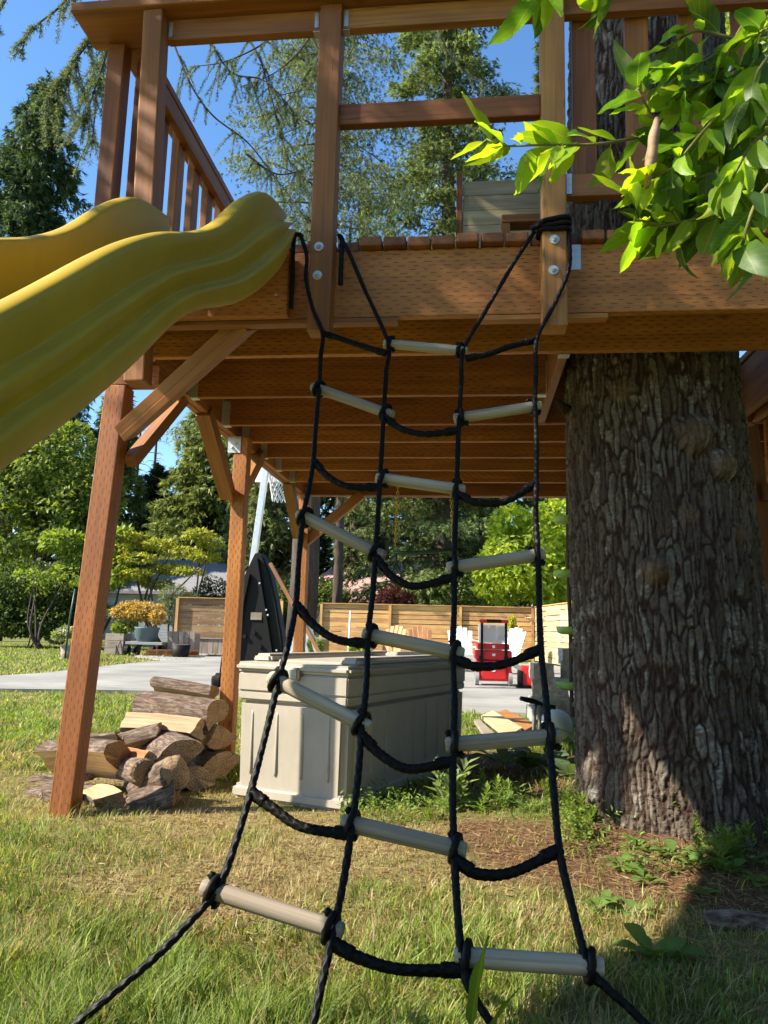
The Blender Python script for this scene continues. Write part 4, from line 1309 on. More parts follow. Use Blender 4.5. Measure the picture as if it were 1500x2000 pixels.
lbox('label_plate', (-.02, -.187, .60), (.02, -.179, .64), M['white'], .002)
for s in (-1, 1):
    lbox('latch', (s * .2 - .035, -.21, .40), (s * .2 + .035, -.195, .47), M['black_plastic'], .006)
    MB().tube([(s * .27 - .03, -.15, .115), (s * .27 + .03, -.15, .115)], .115, 20).build('wheel', M['grey_plastic'], RT, False, True)
    lbox('handle_tube', (s * .195 - .021, -.235, .36), (s * .195 + .021, -.205, 1.0), M['black_plastic'], .006)
    lbox('corner_guard', (s * .265 - .02, -.222, .12), (s * .265 + .02, -.2, .36), M['red'], .006)
lbox('handle_grip', (-.235, -.245, 1.0), (.235, -.195, 1.055), M['red'], .012)
lbox('grip_pad', (-.12, -.25, 1.005), (.12, -.19, 1.06), M['black_plastic'], .01)
m, n, l, b = mat('clear_plastic')
b.inputs['Base Color'].default_value = (.9, .88, .82, 1); b.inputs['Roughness'].default_value = .25; b.inputs['Alpha'].default_value = .45
M['clear'] = m
lbox('organiser_lid', (-.24, -.12, .68), (.24, -.09, .98), M['clear'], .01)
for i in range(3):
    for j in range(2):
        lbox('organiser_bin', (-.2 + i * .14, -.085, .72 + j * .13), (-.09 + i * .14, -.02, .83 + j * .13), M['raw_plank' if (i + j) % 2 else 'chair_wood'], .005)
lbox('organiser_back', (-.24, -.015, .68), (.24, .0, .98), M['clear'], .01)
for dz in (0, .03):
    board('long_tool', P(918, 1249 + dz * 150, Y=13.1), P(985, 1262 + dz * 150, Y=13.1), .02, .02, M['red'] if dz else M['white'], RT)
PT = thing('folded_pack', 'red and black tool bag half hidden by the concrete blocks', 'bag', (P(1028, 1330, Y=12.6).x, 12.6, .045))
for nm, lo, hi, mt in (('body', (-.09, -.1, .02), (.16, .16, .34), 'red'), ('front_pocket', (-.14, -.13, .04), (-.06, .1, .27), 'black_plastic'), ('base', (-.17, -.16, .0), (.16, .14, .04), 'black_plastic')):
    lo, hi = Vector(lo), Vector(hi)
    o = link(nm, box_mesh(*(hi - lo), M[mt], .03, 2), PT, True); o.matrix_basis = Matrix.Translation((lo + hi) / 2)

# ------------------------------------------------------------------ concrete blocks
m, n, l, b = mat('rough_block')
g = N(m); v = g.geo()
nz = g.noise(v, 22, 6, .75); n2 = g.noise(v, 120, 3)
g.put(b.inputs['Base Color'], g.hsv(g.ramp(nz, [(.3, (.20, .18, .14)), (.55, (.42, .38, .31)), (.75, (.58, .54, .46))]), v=g.math('ADD', .8, g.math('MULTIPLY', n2, .4))))
b.inputs['Roughness'].default_value = .95; g.put(b.inputs['Normal'], g.bump(nz, .9, .02)); M['block'] = m


def block(label, px0, px1, py0, py1, Y, dy, rz, seed):
    a_, e_ = P(px0, py1, Y=Y), P(px1, py0, Y=Y)
    bm = bmesh.new(); bmesh.ops.create_cube(bm, size=1)
    bmesh.ops.subdivide_edges(bm, edges=bm.edges[:], cuts=4, use_grid_fill=True)
    s_ = (e_.x - a_.x, dy, e_.z - a_.z)
    for vv in bm.verts:
        q = np.array(vv.co) * 7 + seed * 3.1
        w = float(vnoise(q[0], q[1], q[2], seed)) - .5
        vv.co = Vector((vv.co.x * s_[0], vv.co.y * s_[1], vv.co.z * s_[2])) * (1 + .10 * w)
    me = bpy.data.meshes.new('concrete_block'); bm.to_mesh(me); bm.free(); me.materials.append(M['block'])
    o = link('concrete_block', me); o.location = ((a_.x + e_.x) / 2, Y + dy / 2, (a_.z + e_.z) / 2); o.rotation_euler = (0, 0, rz)
    return tag(o, label, 'block', 'rough concrete blocks piled beside the trunk')


block('rough concrete block at the bottom of the pile beside the trunk', 1040, 1122, 1365, 1412, 7.6, .3, .1, 1)
block('wide rough concrete block second from the bottom of the pile', 1042, 1112, 1326, 1366, 7.6, .3, -.05, 2)
block('concrete block with a hollow end third from the bottom of the pile', 1040, 1080, 1297, 1327, 7.6, .3, .08, 3)
block('small concrete block standing closest to the trunk in the pile', 1098, 1122, 1292, 1332, 7.7, .25, -.1, 4)
block('topmost rounded concrete lump of the pile beside the trunk', 1094, 1122, 1267, 1297, 7.7, .22, .2, 5)
block('narrow concrete block propped on the near side of the pile', 1035, 1050, 1380, 1405, 7.4, .2, .2, 6)

# pale ball and black handled tool
c_ = P(1086, 1418, Y=6.6); r_ = .135
BLL = thing('ball', 'pale greenish white ball with dark curved seams beside the trunk', 'ball', (c_.x, c_.y, .0))
bm = bmesh.new(); bmesh.ops.create_uvsphere(bm, u_segments=32, v_segments=18, radius=r_)
me = bpy.data.meshes.new('shell'); bm.to_mesh(me); bm.free(); me.materials.append(M['pale_ball'])
for p_ in me.polygons: p_.use_smooth = True
o = link('shell', me, BLL); o.location = c_
for k, tilt in enumerate((0.4, 1.3, -.6)):
    mb = MB(); Rm = Matrix.Rotation(tilt, 3, 'Y') @ Matrix.Rotation(.5 * k, 3, 'X')
    mb.tube([c_ + Rm @ Vector((r_ * math.cos(t), r_ * math.sin(t), 0)) for t in np.linspace(0, 2 * math.pi, 49)], .0035, 5, False)
    mb.build('seam', M['grey_plastic'], BLL)
FT = thing('foot_stand', 'black topped stand with two grey legs in front of the concrete blocks', 'stand', (P(1050, 1400, Y=6.2).x, 6.2, 0))
tube('top_bar', smooth_path([P(1016, 1364, Y=6.2), P(1040, 1368, Y=6.2), P(1058, 1376, Y=6.2), P(1085, 1382, Y=6.2)], .02), .017, M['black_plastic'], FT)
tube('top_loop', smooth_path([P(1016, 1364, Y=6.2), P(1022, 1368, Y=6.15), P(1042, 1373, Y=6.15), P(1058, 1376, Y=6.2)], .02), .008, M['black_plastic'], FT)
for x0_, x1_ in ((1046, 1043), (1055, 1054)):
    tube('leg', [P(x0_, 1374, Y=6.2), P(x1_, 1400, Y=6.2), P(x1_, 1437, Y=6.2)], .015, M['grey_plastic'], FT)
s0, s1 = P(1378, 1800, Z=.03), P(1560, 1818, Z=.03)
tag(tube('fallen_stick', smooth_path([s0, s0 * .66 + s1 * .34 + Vector((0, .005, .008)), s0 * .3 + s1 * .7, s1], .03), np.linspace(.030, .034, len(smooth_path([s0, s0 * .66 + s1 * .34, s0 * .3 + s1 * .7, s1], .03))), M['log_bark'], None, 14),
    'short thick fallen stick lying on the bark litter', 'stick')

# ------------------------------------------------------------------ potted maple, cart, stake, raised bed
CT = thing('garden_cart', 'small grey garden cart with black wheels under the potted maple', 'cart', (-9.4, 21.6, 0))
boxat('tray', (-9.85, 21.4, .32), (-8.75, 22.0, .40), M['grey_plastic'], CT, bev=.01)
for x, y in ((-9.75, 21.35), (-9.0, 21.35), (-9.75, 22.0), (-9.0, 22.0)):
    MB().tube([(x - .05, y, .15), (x + .05, y, .15)], .15, 14).build('wheel', M['black_plastic'], CT)
for x in (-9.7, -9.05): board('strut', (x, 21.45, .12), (x + .15, 21.6, .36), .03, .03, M['grey_plastic'], CT, bev=0)
PB = thing('plant_tub', 'round blue grey tub holding the orange leaved maple', 'pot', (-9.35, 21.7, .40))
MB().tube([(-9.35, 21.7, .405), (-9.35, 21.7, .42), (-9.35, 21.7, .78), (-9.35, 21.7, .82), (-9.35, 21.7, .80)], [.24, .27, .35, .37, .32], 24).build('wall', M['teal_pot'], PB, True)
MB().disc((-9.35, 21.7, .76), (0, 0, 1), .31, .02, 20).build('soil', M['log_bark'], PB)
WT = thing('planter_crate', 'weathered wooden half barrel crate right of the blue grey tub', 'planter', (-8.3, 21.9, 0))
for k in range(5): board('stave', (-8.62 + k * .16, 21.7 - .03 * (k % 2), .02), (-8.64 + k * .165, 21.68, .72), .03, .15, M['grey_wood'], WT, up=(1, 0, 0), bev=0)
boxat('back_panel', (-8.68, 21.74, .02), (-7.92, 22.2, .68), M['grey_wood'], WT, bev=.01)
WB = thing('black_pot', 'black plastic nursery pot on the lawn edge beside the crate', 'pot', (-8.0, 20.9, 0))
MB().tube([(-8.0, 20.9, 0), (-8.0, 20.9, .02), (-8.0, 20.9, .36)], [.2, .22, .27], 18).build('wall', M['black_plastic'], WB, True)
MB().disc((-8.0, 20.9, .362), (0, 0, 1), .25, .005, 18).build('soil', M['log_bark'], WB)
SB = thing('wood_bin', 'low grey timber box left of the tub behind the front post', 'planter', (-10.3, 21.8, 0))
for k in range(3): board('plank', (-10.55, 21.6, .12 + k * .2), (-10.0, 21.6, .12 + k * .2), .04, .19, M['grey_wood'], SB, bev=0)
boxat('back_panel', (-10.54, 21.63, .02), (-10.01, 22.1, .6), M['grey_wood'], SB, bev=0)
tag(tube('garden_stake', [P(127, 1285, Y=17), P(136, 1210, Y=17), P(147, 1150, Y=17)], .022, M['dark_green'], None, 8), 'thin dark green garden stake leaning on the lawn beside the front post', 'stake')
LPOT = thing('lawn_pot', 'dark flower pot at the foot of the green stake', 'pot', (P(135, 1265, Y=17.5).x, 17.5, 0))
MB().tube([(LPOT.location.x, 17.5, 0), (LPOT.location.x, 17.5, .02), (LPOT.location.x, 17.5, .34)], [.14, .16, .2], 16).build('wall', M['grey_wood'], LPOT, True)
MB().disc((LPOT.location.x, 17.5, .342), (0, 0, 1), .18, .005, 14).build('soil', M['log_bark'], LPOT)
RB = thing('garden_table', 'small grey patio table behind the ladder near the back fence', 'table', (P(660, 1260, Y=17).x, 17.0, .045))
tx = P(660, 1245, Y=17).x
boxat('table_top', (tx - .5, 16.7, .66), (tx + .5, 17.3, .70), M['grey_wood'], RB, bev=.006)
for sx in (-.42, .42):
    for sy in (16.78, 17.22): boxat('leg', (tx + sx - .03, sy - .03, .045), (tx + sx + .03, sy + .03, .66), M['grey_wood'], RB, bev=0)
q = P(681, 1240, Y=16.2)
tag(tube('white_pole', [(q.x, 16.2, .045), (q.x + .02, 16.2, 1.28)], .02, M['white'], None, 8), 'slim white pole standing in front of the back fence', 'pole')

# ------------------------------------------------------------------ houses behind
def siding(name, c1, scale):
    m, n, l, b = mat(name); g = N(m); x, y, z = g.sep(g.geo())
    fr = g.math('FRACT', g.math('MULTIPLY', z, scale))
    nz = g.noise(g.geo(), 3, 4)
    c = g.mix(g.math('LESS_THAN', fr, .1), c1, tuple(q * .45 for q in c1))
    g.put(b.inputs['Base Color'], g.hsv(c, v=g.math('ADD', .8, g.math('MULTIPLY', nz, .4)))); b.inputs['Roughness'].default_value = .8
    return m


M['siding_grey'] = siding('grey_siding', (.26, .28, .31), 6)
M['siding_cream'] = siding('cream_siding', (.52, .45, .33), 5)
def shingles(name, c1):
    m, n, l, b = mat(name); g = N(m); v = g.geo()
    n1 = g.noise(v, 14, 4); br = g.noise(g.mapping(v, (3, 3, 12)), 1.5, 3)
    g.put(b.inputs['Base Color'], g.hsv(g.mix(n1, tuple(q * .6 for q in c1), tuple(min(1, q * 1.4) for q in c1)), v=g.math('ADD', .7, g.math('MULTIPLY', br, .6)))); b.inputs['Roughness'].default_value = .9
    return m
M['roof_pink'] = shingles('pinkish_shingle', (.42, .25, .21)); M['roof_grey'] = shingles('grey_shingle', (.20, .19, .20))
M['glass'] = plastic('window_glass', (.03, .04, .05), .08, .6, .1, 0)


def house(name, label, x0, x1, y0, y1, zw, zr, wall_m, roof_m, wins):
    H_ = thing(name, label, 'house', ((x0 + x1) / 2, y0, 0))
    boxat('wall', (x0, y0, 0), (x1, y1, zw), wall_m, H_, bev=0)
    ym = (y0 + y1) / 2; o_ = .5
    V = [(x0 - o_, y0 - o_, zw), (x1 + o_, y0 - o_, zw), (x1 + o_, y1 + o_, zw), (x0 - o_, y1 + o_, zw), (x0 + 2, ym, zr), (x1 - 2, ym, zr)]
    V += [(a_, b_, c_ - .18) for a_, b_, c_ in V[:4]]
    link('roof', np_mesh('roof', V, [(0, 1, 5, 4), (1, 2, 5), (2, 3, 4, 5), (3, 0, 4), (6, 7, 1, 0), (7, 8, 2, 1), (8, 9, 3, 2), (9, 6, 0, 3), (9, 8, 7, 6)], roof_m), H_)
    for wx, wz, ww, wh in wins:
        w_ = boxat('window', (wx - ww / 2 - .08, y0 - .05, wz - .08), (wx + ww / 2 + .08, y0 - .005, wz + wh + .08), M['white'], H_, bev=0)
        boxat('pane', (wx - ww / 2, y0 - .06, wz), (wx + ww / 2, y0 - .052, wz + wh), M['glass'], w_, bev=0)
    return H_


xa, xb = P(340, 1150, Y=44).x, P(470, 1150, Y=44).x
house('grey_house', 'low grey sided house behind the short slat screen and maple', xa - 6, xb + 2, 44, 53, 2.9, 5.2, M['siding_grey'], M['roof_grey'], [(xa + 1, 1.0, 1.2, 1.1), (xb - .5, 1.0, 1.2, 1.1)])
xa, xb = P(580, 1150, Y=46).x, P(870, 1150, Y=46).x
house('cream_house', 'cream house with pinkish shingle roof behind the back fence', xa, xb, 46, 56, 2.75, 5.6, M['siding_cream'], M['roof_pink'], [(xa + 2.4, 1.1, 1.4, 1.1), (xb - 1.5, 1.1, 1.4, 1.1), ((xa + xb) / 2, 1.1, 1.6, 1.1)])
q = P(770, 1140, Y=40)
house('garage', 'cream garage gable with low pinkish roof in front of the bigger house', P(745, 1150, Y=39).x, P(845, 1150, Y=39).x, 39, 45, 2.2, 3.6, M['siding_cream'], M['roof_pink'], [])
# ------------------------------------------------------------------ foliage builders
M['needle'] = leafmat('needle_foliage', .38, .55, (1.2, 1.2, .6), .2)
M['leaf'] = leafmat('leaf_foliage', .45, .5, (1.25, 1.2, .45), .3)
M['leaf_laurel'] = leafmat('laurel_leaf', .58, .42, (1.5, 1.45, .35), .35, vein=True)
M['grass'] = leafmat('grass_blades', .5, .55, (1.15, 1.1, .6), .25)
m, n, l, b = mat('tree_bark')
g = N(m); v = g.geo()
nz = g.noise(g.mapping(v, (6, 6, 1.2)), 2, 5, .7)
g.put(b.inputs['Base Color'], g.ramp(nz, [(.3, (.03, .022, .016)), (.7, (.10, .075, .055))])); b.inputs['Roughness'].default_value = .95
M['tree_bark'] = m


def cards(pos, d, nrm, ln, wd, col, bend=0.0):
    """leaf-sized faces: pos (n,3), d along the leaf, nrm roughly its normal; returns V, F(tri), colours. Each leaf is a 4-point blade"""
    n = len(pos)
    d = d / (np.linalg.norm(d, axis=1)[:, None] + 1e-9)
    s = np.cross(d, nrm); s /= np.linalg.norm(s, axis=1)[:, None] + 1e-9
    up = np.cross(s, d)
    ln = np.broadcast_to(ln, (n,))[:, None]; wd = np.broadcast_to(wd, (n,))[:, None]
    a = pos; b_ = pos + d * ln * .45 + s * wd * .5 + up * ln * bend; c_ = pos + d * ln; e = pos + d * ln * .45 - s * wd * .5 + up * ln * bend
    V = np.stack([a, b_, c_, e], 1).reshape(-1, 3)
    i = np.arange(n)[:, None] * 4
    F = np.concatenate([i + np.array([[0, 1, 2]]), i + np.array([[0, 2, 3]])], 1).reshape(-1, 3)
    C = np.repeat(col, 4, 0)
    return V, F, C


def needles(pos, d, nrm, ln, wd, col):
    n = len(pos)
    d = d / (np.linalg.norm(d, axis=1)[:, None] + 1e-9)
    s = np.cross(d, nrm); s /= np.linalg.norm(s, axis=1)[:, None] + 1e-9
    ln = np.broadcast_to(ln, (n,))[:, None]; wd = np.broadcast_to(wd, (n,))[:, None]
    V = np.stack([pos - s * wd * .5, pos + s * wd * .5, pos + d * ln], 1).reshape(-1, 3)
    return V, np.arange(n * 3).reshape(-1, 3), np.repeat(col, 3, 0)


def unit(n, rng):
    v = rng.normal(size=(n, 3)); return v / np.linalg.norm(v, axis=1)[:, None]


def conifer_mesh(h, rad, z0, nb, droop, spray, per, rng, c_lo, c_hi, gap=0.25, weep=0.3, top_pow=.8, thin=1.0):
    """drooping limbs with side twigs carrying short needle sprays"""
    P_, D_, C_, Nn = [], [], [], []
    limbs = MB()
    for k in range(nb):
        t = (k + rng.random()) / nb
        z = z0 + (h - z0) * t
        R_ = rad * (1 - t) ** top_pow * (0.65 + .5 * rng.random()) + .03 * rad
        if rng.random() < gap * .4: R_ *= .45
        az = k * 2.399963 + rng.uniform(-.4, .4)
        out = np.array([math.cos(az), math.sin(az), 0.0])
        m_ = max(6, int(10 * R_ / rad) + 3)
        u = np.linspace(0, 1, m_)
        rise = rng.uniform(.0, .28)
        pth = np.array([0, 0, z]) + out * (R_ * u)[:, None] + np.array([0, 0, 1.0]) * (R_ * (rise * u - droop * u ** 2 + .22 * droop * u ** 4))[:, None]
        pth += rng.normal(size=pth.shape) * .02 * R_ * u[:, None]
        if R_ > rad * .2: limbs.tube(pth[::2] if m_ > 8 else pth, np.linspace(.011 * h ** .5 * (1 - t * .6), .006, len(pth[::2] if m_ > 8 else pth)), 4, False)
        side = np.cross(out, [0, 0, 1.0])
        ns = int(per * (R_ / rad) ** 1.1) + 6
        uu = rng.random(ns) ** .75 * .92 + .08
        base = np.stack([np.interp(uu, u, pth[:, i]) for i in range(3)], -1)
        lat = rng.normal(size=ns) * .20 * R_ * (1.15 - uu * .75)
        off = side * lat[:, None] + out * (np.abs(lat) * .55)[:, None] + np.array([0, 0, -1.0]) * (np.abs(lat) * droop * .45 + rng.random(ns) ** 2 * weep * spray * 3)[:, None]
        base = base + off
        dr = out * rng.uniform(.3, 1.0, ns)[:, None] + side * (np.sign(lat) * rng.uniform(.1, .9, ns))[:, None] + np.array([0, 0, 1.0]) * rng.uniform(-.55 - weep, .25, ns)[:, None]
        P_.append(base); D_.append(dr); Nn.append(unit(ns, rng) * .6 + np.array([0, 0, .8]))
        f = rng.random(ns)[:, None] ** 1.3
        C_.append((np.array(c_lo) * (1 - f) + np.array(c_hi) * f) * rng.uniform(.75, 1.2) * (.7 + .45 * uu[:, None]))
    P_, D_, C_, Nn = map(np.concatenate, (P_, D_, C_, Nn))
    n = len(P_)
    # each spray is a fan of three narrow blades
    PP, DD, NN, CC = [], [], [], []
    for a in range(5):
        j = unit(n, rng) * .6
        PP.append(P_ + unit(n, rng) * spray * .18); DD.append(D_ / np.linalg.norm(D_, axis=1)[:, None] + j); NN.append(Nn + unit(n, rng) * .5); CC.append(C_ * rng.uniform(.8, 1.2, (n, 1)))
    PP, DD, NN, CC = map(np.concatenate, (PP, DD, NN, CC))
    V, F, C = needles(PP, DD, NN, spray * rng.uniform(.5, 1.1, len(PP)), spray * .23 * thin, CC)
    return (V, F, C), limbs


TREES = {}


def conifer(name, label, px, Y, top_py, hw_px, z0, nb=170, per=150, droop=.35, spray=.32, seed=1, c_lo=(.018, .035, .012), c_hi=(.10, .145, .05), gap=.25, weep=.3, thin=1.0, tp=.8, group='tall conifers behind the yard', lean=0):
    rng = np.random.default_rng(seed)
    top = P(px, top_py, Y=Y); base = P(px, 1250, Y=Y)
    h = top.z; rad = hw_px / FPX * Y
    T = thing(name, label, 'tree', (base.x, Y, 0), group)
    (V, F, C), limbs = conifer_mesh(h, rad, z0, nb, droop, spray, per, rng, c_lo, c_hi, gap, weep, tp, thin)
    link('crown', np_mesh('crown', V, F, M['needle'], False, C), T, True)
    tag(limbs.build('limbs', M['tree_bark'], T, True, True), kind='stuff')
    zz = np.linspace(0, h * .97, 14)
    tube('trunk', [(.12 * math.sin(z_ * .4), .1 * math.cos(z_ * .3) - .1, z_) for z_ in zz], np.maximum(.02, .0145 * h * (1 - zz / h) ** .9 + .01), M['tree_bark'], T, 10, True, True)
    return T


def blob_cloud(blobs, n, rng, shell=.35):
    """points in leaf clumps through lumpy ellipsoids, denser toward their surface"""
    w = np.array([b_[3] * b_[4] * b_[5] for b_ in blobs]) ** .67; w /= w.sum()
    k = rng.choice(len(blobs), n, p=w)
    B = np.array(blobs)[k]
    u = unit(n, rng)
    r = 1 - shell * rng.random(n) ** 1.6
    lump = .72 + .5 * fbm(u[:, 0] * 2.3 + B[:, 0], u[:, 1] * 2.3 + B[:, 1], u[:, 2] * 2.3 + B[:, 2], 3, 4)
    p = B[:, :3] + u * B[:, 3:] * (r * lump)[:, None]
    return p, u


def leafy(name, label, cat, loc, blobs, n, leaf, colors, seed=1, aspect=.5, group=None, stems=4, mat_=None, trunk_h=None, up=.25, gapf=.42, trunk_r=.05, twig=True):
    rng = np.random.default_rng(seed)
    T = thing(name, label, cat, loc, group)
    p, u = blob_cloud(blobs, n, rng)
    keep = fbm(p[:, 0] / (leaf * 6), p[:, 1] / (leaf * 6), p[:, 2] / (leaf * 6), 2, seed) > gapf * (.75 + .5 * rng.random(n))
    p, u = p[keep], u[keep]; n = len(p)
    d = u * .8 + unit(n, rng) * .9 + np.array([0, 0, -.25]); nm = u * .6 + unit(n, rng) * .6 + np.array([0, 0, up + .4])
    c0 = np.array(colors)[rng.integers(0, len(colors), n)] * rng.uniform(.7, 1.25, (n, 1))
    V, F, C = cards(p, d, nm, leaf * rng.uniform(.65, 1.25, n), leaf * aspect * rng.uniform(.8, 1.2, n), c0, .06)
    link('crown', np_mesh('crown', V, F, mat_ or M['leaf'], False, C), T, True)
    mb = MB()
    zb = min(b_[2] for b_ in blobs)
    for s in range(stems):
        b_ = blobs[s % len(blobs)]
        tgt = np.array(b_[:3]) + rng.normal(size=3) * .2 * np.array(b_[3:])
        st = np.array([rng.normal() * trunk_r * 1.5, rng.normal() * trunk_r * 1.5, 0])
        mid = st * .6 + tgt * .4 + rng.normal(size=3) * .08 * np.linalg.norm(tgt); mid[2] = max(mid[2], .1)
        pth = smooth_path([st, mid, tgt], max(.05, np.linalg.norm(tgt) / 10))
        mb.tube(pth, np.linspace(trunk_r, trunk_r * .2, len(pth)), 6, False)
    mb.build('trunk', M['tree_bark'], T, True, True)
    return T


# ------------------------------------------------------------------ tall trees
FIR = dict(c_lo=(.05, .075, .03), c_hi=(.31, .37, .15))
conifer('fir_tree', 'tall full douglas fir rising above the deck between the two railing posts', 862, 36, -330, 215, 2.5, 200, 450, .42, .27, 3, gap=.5, weep=.6, tp=.5, **FIR)
conifer('fir_tree', 'tall open fir with bare drooping limbs behind the railing post next to the slide', 585, 27, -420, 260, 8.5, 150, 520, .55, .17, 5, c_lo=(.055, .075, .035), c_hi=(.30, .35, .18), gap=.6, weep=1.2, tp=.5, thin=.8)
conifer('spruce_tree', 'dark weeping spruce standing at the edge of the lawn beyond the slide', -15, 33, 150, 215, 7.5, 150, 330, .60, .36, 7, c_lo=(.020, .042, .020), c_hi=(.13, .19, .08), weep=1.5, tp=.6, gap=.8)
conifer('cypress_tree', 'small pointed conifer behind the deck close to the tall full fir', 688, 50, 345, 60, 1, 120, 110, .35, .42, 9, weep=.6, **FIR)
conifer('cypress_tree', 'narrow conifer behind the deck between small pointed conifer and tall fir', 742, 52, 385, 55, 1, 110, 110, .35, .42, 10, weep=.6, **FIR)
conifer('fir_tree', 'fir showing as a sliver beside the deck post wrapped with rope', 1068, 40, 20, 75, 2, 150, 120, .38, .42, 11, **FIR)
conifer('fir_tree', 'broad sunlit conifer behind the grey house between the two timber posts', 388, 55, 735, 135, .6, 170, 230, .42, .5, 13, c_lo=(.06, .09, .03), c_hi=(.40, .44, .14), weep=.7, tp=.55)
conifer('fir_tree', 'pale drooping conifer behind the basketball hoop', 505, 50, 760, 110, .8, 150, 190, .5, .48, 14, c_lo=(.07, .095, .04), c_hi=(.36, .40, .16), weep=.9, tp=.6)
conifer('spruce_tree', 'shaded conifer just outside the lawn bed behind the front timber post', 190, 46, 700, 110, .8, 150, 150, .45, .46, 15, weep=.6, c_lo=(.045, .075, .025), c_hi=(.26, .32, .10))
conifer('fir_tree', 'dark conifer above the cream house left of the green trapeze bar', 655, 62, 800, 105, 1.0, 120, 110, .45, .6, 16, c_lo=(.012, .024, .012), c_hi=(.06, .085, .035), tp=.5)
conifer('fir_tree', 'dark conifer seen through the ropes right of the green trapeze bar', 835, 62, 760, 115, 1.0, 130, 130, .45, .6, 17, c_lo=(.035, .05, .022), c_hi=(.26, .28, .11), tp=.5)
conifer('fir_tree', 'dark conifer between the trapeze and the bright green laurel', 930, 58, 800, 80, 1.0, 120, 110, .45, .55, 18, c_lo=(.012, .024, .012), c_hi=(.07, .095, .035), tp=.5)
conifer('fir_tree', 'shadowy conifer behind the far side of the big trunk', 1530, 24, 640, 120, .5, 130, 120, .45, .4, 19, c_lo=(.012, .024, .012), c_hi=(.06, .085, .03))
conifer('spruce_tree', 'distant dark conifer low behind the lawn shrubs', 60, 58, 730, 140, .5, 120, 120, .45, .6, 20, c_lo=(.012, .028, .012), c_hi=(.07, .10, .035), tp=.5)
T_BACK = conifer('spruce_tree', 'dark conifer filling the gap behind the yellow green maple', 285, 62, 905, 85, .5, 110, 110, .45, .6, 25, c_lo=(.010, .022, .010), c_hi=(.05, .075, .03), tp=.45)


def snag(label, px, Y, top, seed):
    rng = np.random.default_rng(seed); tp = P(px, top, Y=Y); bs = P(px, 1250, Y=Y)
    T = thing('dead_snag', label, 'tree', (bs.x, Y, 0), 'bare dead snags on the skyline')
    tube('trunk', [(0, 0, z) for z in np.linspace(0, tp.z, 10)], np.linspace(.24, .10, 10), M['tree_bark'], T, 8, True, True)
    mb = MB()
    for k in range(26):
        z = rng.uniform(tp.z * .55, tp.z); az = rng.uniform(0, 6.28); ln = rng.uniform(.5, 1.9)
        mb.tube([(0, 0, z), (math.cos(az) * ln * .6, math.sin(az) * ln * .6, z - ln * .05), (math.cos(az) * ln, math.sin(az) * ln, z - ln * .28)], [.035, .025, .012], 4, False)
    mb.build('branch', M['tree_bark'], T, True, True)


snag('thinner bare snag on the skyline, nearer the front timber post', 243, 70, 815, 1)
snag('taller bare snag on the skyline beside the knee brace', 277, 70, 790, 2)

# ------------------------------------------------------------------ deciduous trees and shrubs
def PB_(px, py, Y, base):  # offset from a base point
    q = P(px, py, Y=Y); return (q.x - base[0], q.y - base[1], q.z)


def shrub_px(name, label, cat, Y, blobs_px, n, leaf, colors, seed, px0, **kw):
    b0 = P(px0, 1250, Y=Y); base = (b0.x, Y, 0)
    bl = []
    for (x, y, rx, ry) in blobs_px:
        q = PB_(x, y, Y, base); k = Y / FPX
        bl.append((q[0], q[1] + (hash((x, y)) % 7 - 3) * .1, max(q[2], .2), rx * k, (rx + ry) / 2 * k, ry * k))
    return leafy(name, label, cat, base, bl, n, leaf, colors, seed, **kw)


GR = [(.08, .125, .025), (.13, .185, .04), (.19, .24, .06)]
LG = [(.24, .32, .055), (.32, .39, .075), (.18, .26, .045)]
YG = [(.36, .37, .05), (.26, .31, .05), (.44, .42, .06)]
shrub_px('laurel_shrub', 'bright yellow green laurel billowing over the corner of the fences', 'shrub', 28, [(1040, 1085, 95, 100), (1090, 1050, 70, 90), (985, 1120, 60, 60), (1000, 1040, 45, 60), (1075, 1140, 60, 50)], 15000, .26, [(.46, .56, .06), (.56, .64, .09), (.36, .48, .05)], 31, 1040, gapf=.36)
shrub_px('broadleaf_tree', 'leafy green tree filling the gap behind the lawn at the foot of the spruce', 'tree', 30, [(120, 900, 90, 80), (60, 960, 80, 70), (180, 980, 70, 80), (110, 1020, 90, 60), (30, 1040, 70, 60)], 16000, .27, GR + [(.24, .32, .07), (.28, .35, .08)], 32, 110, gapf=.4, trunk_r=.1)
shrub_px('cherry_tree', 'pale green broad leaved young tree behind the front timber post', 'tree', 27, [(130, 1060, 45, 22), (165, 1090, 45, 25), (200, 1060, 40, 25), (240, 1050, 30, 20), (150, 1130, 60, 25), (215, 1120, 45, 30)], 5200, .24, LG, 33, 190, gapf=.42, trunk_r=.06)
shrub_px('maple_tree', 'spreading yellow green maple with layered branches in front of the grey house', 'tree', 27, [(255, 1048, 30, 8), (300, 1062, 42, 9), (345, 1075, 45, 9), (395, 1045, 32, 9), (415, 1062, 28, 7), (400, 1088, 35, 8), (275, 1092, 40, 9), (330, 1110, 45, 9), (370, 1118, 34, 8), (270, 1122, 38, 9), (240, 1072, 26, 8), (300, 1140, 36, 8)], 7500, .15, YG, 34, 318, gapf=.42, trunk_r=.07, stems=7)
shrub_px('maple_plant', 'small orange leaved maple growing in the blue grey tub', 'shrub', 21.7, [(250, 1185, 30, 10), (285, 1190, 34, 11), (265, 1200, 42, 10), (312, 1205, 14, 12), (235, 1195, 18, 9)], 2600, .12, [(.50, .34, .10), (.56, .40, .14), (.40, .26, .07)], 35, 266, gapf=.38, trunk_r=.03)
shrub_px('tub_plant', 'fresh green plant at the side of the orange leaved maple', 'plant', 21.5, [(225, 1226, 14, 12), (245, 1222, 12, 8)], 600, .12, LG, 36, 226, gapf=.3, trunk_r=.015)
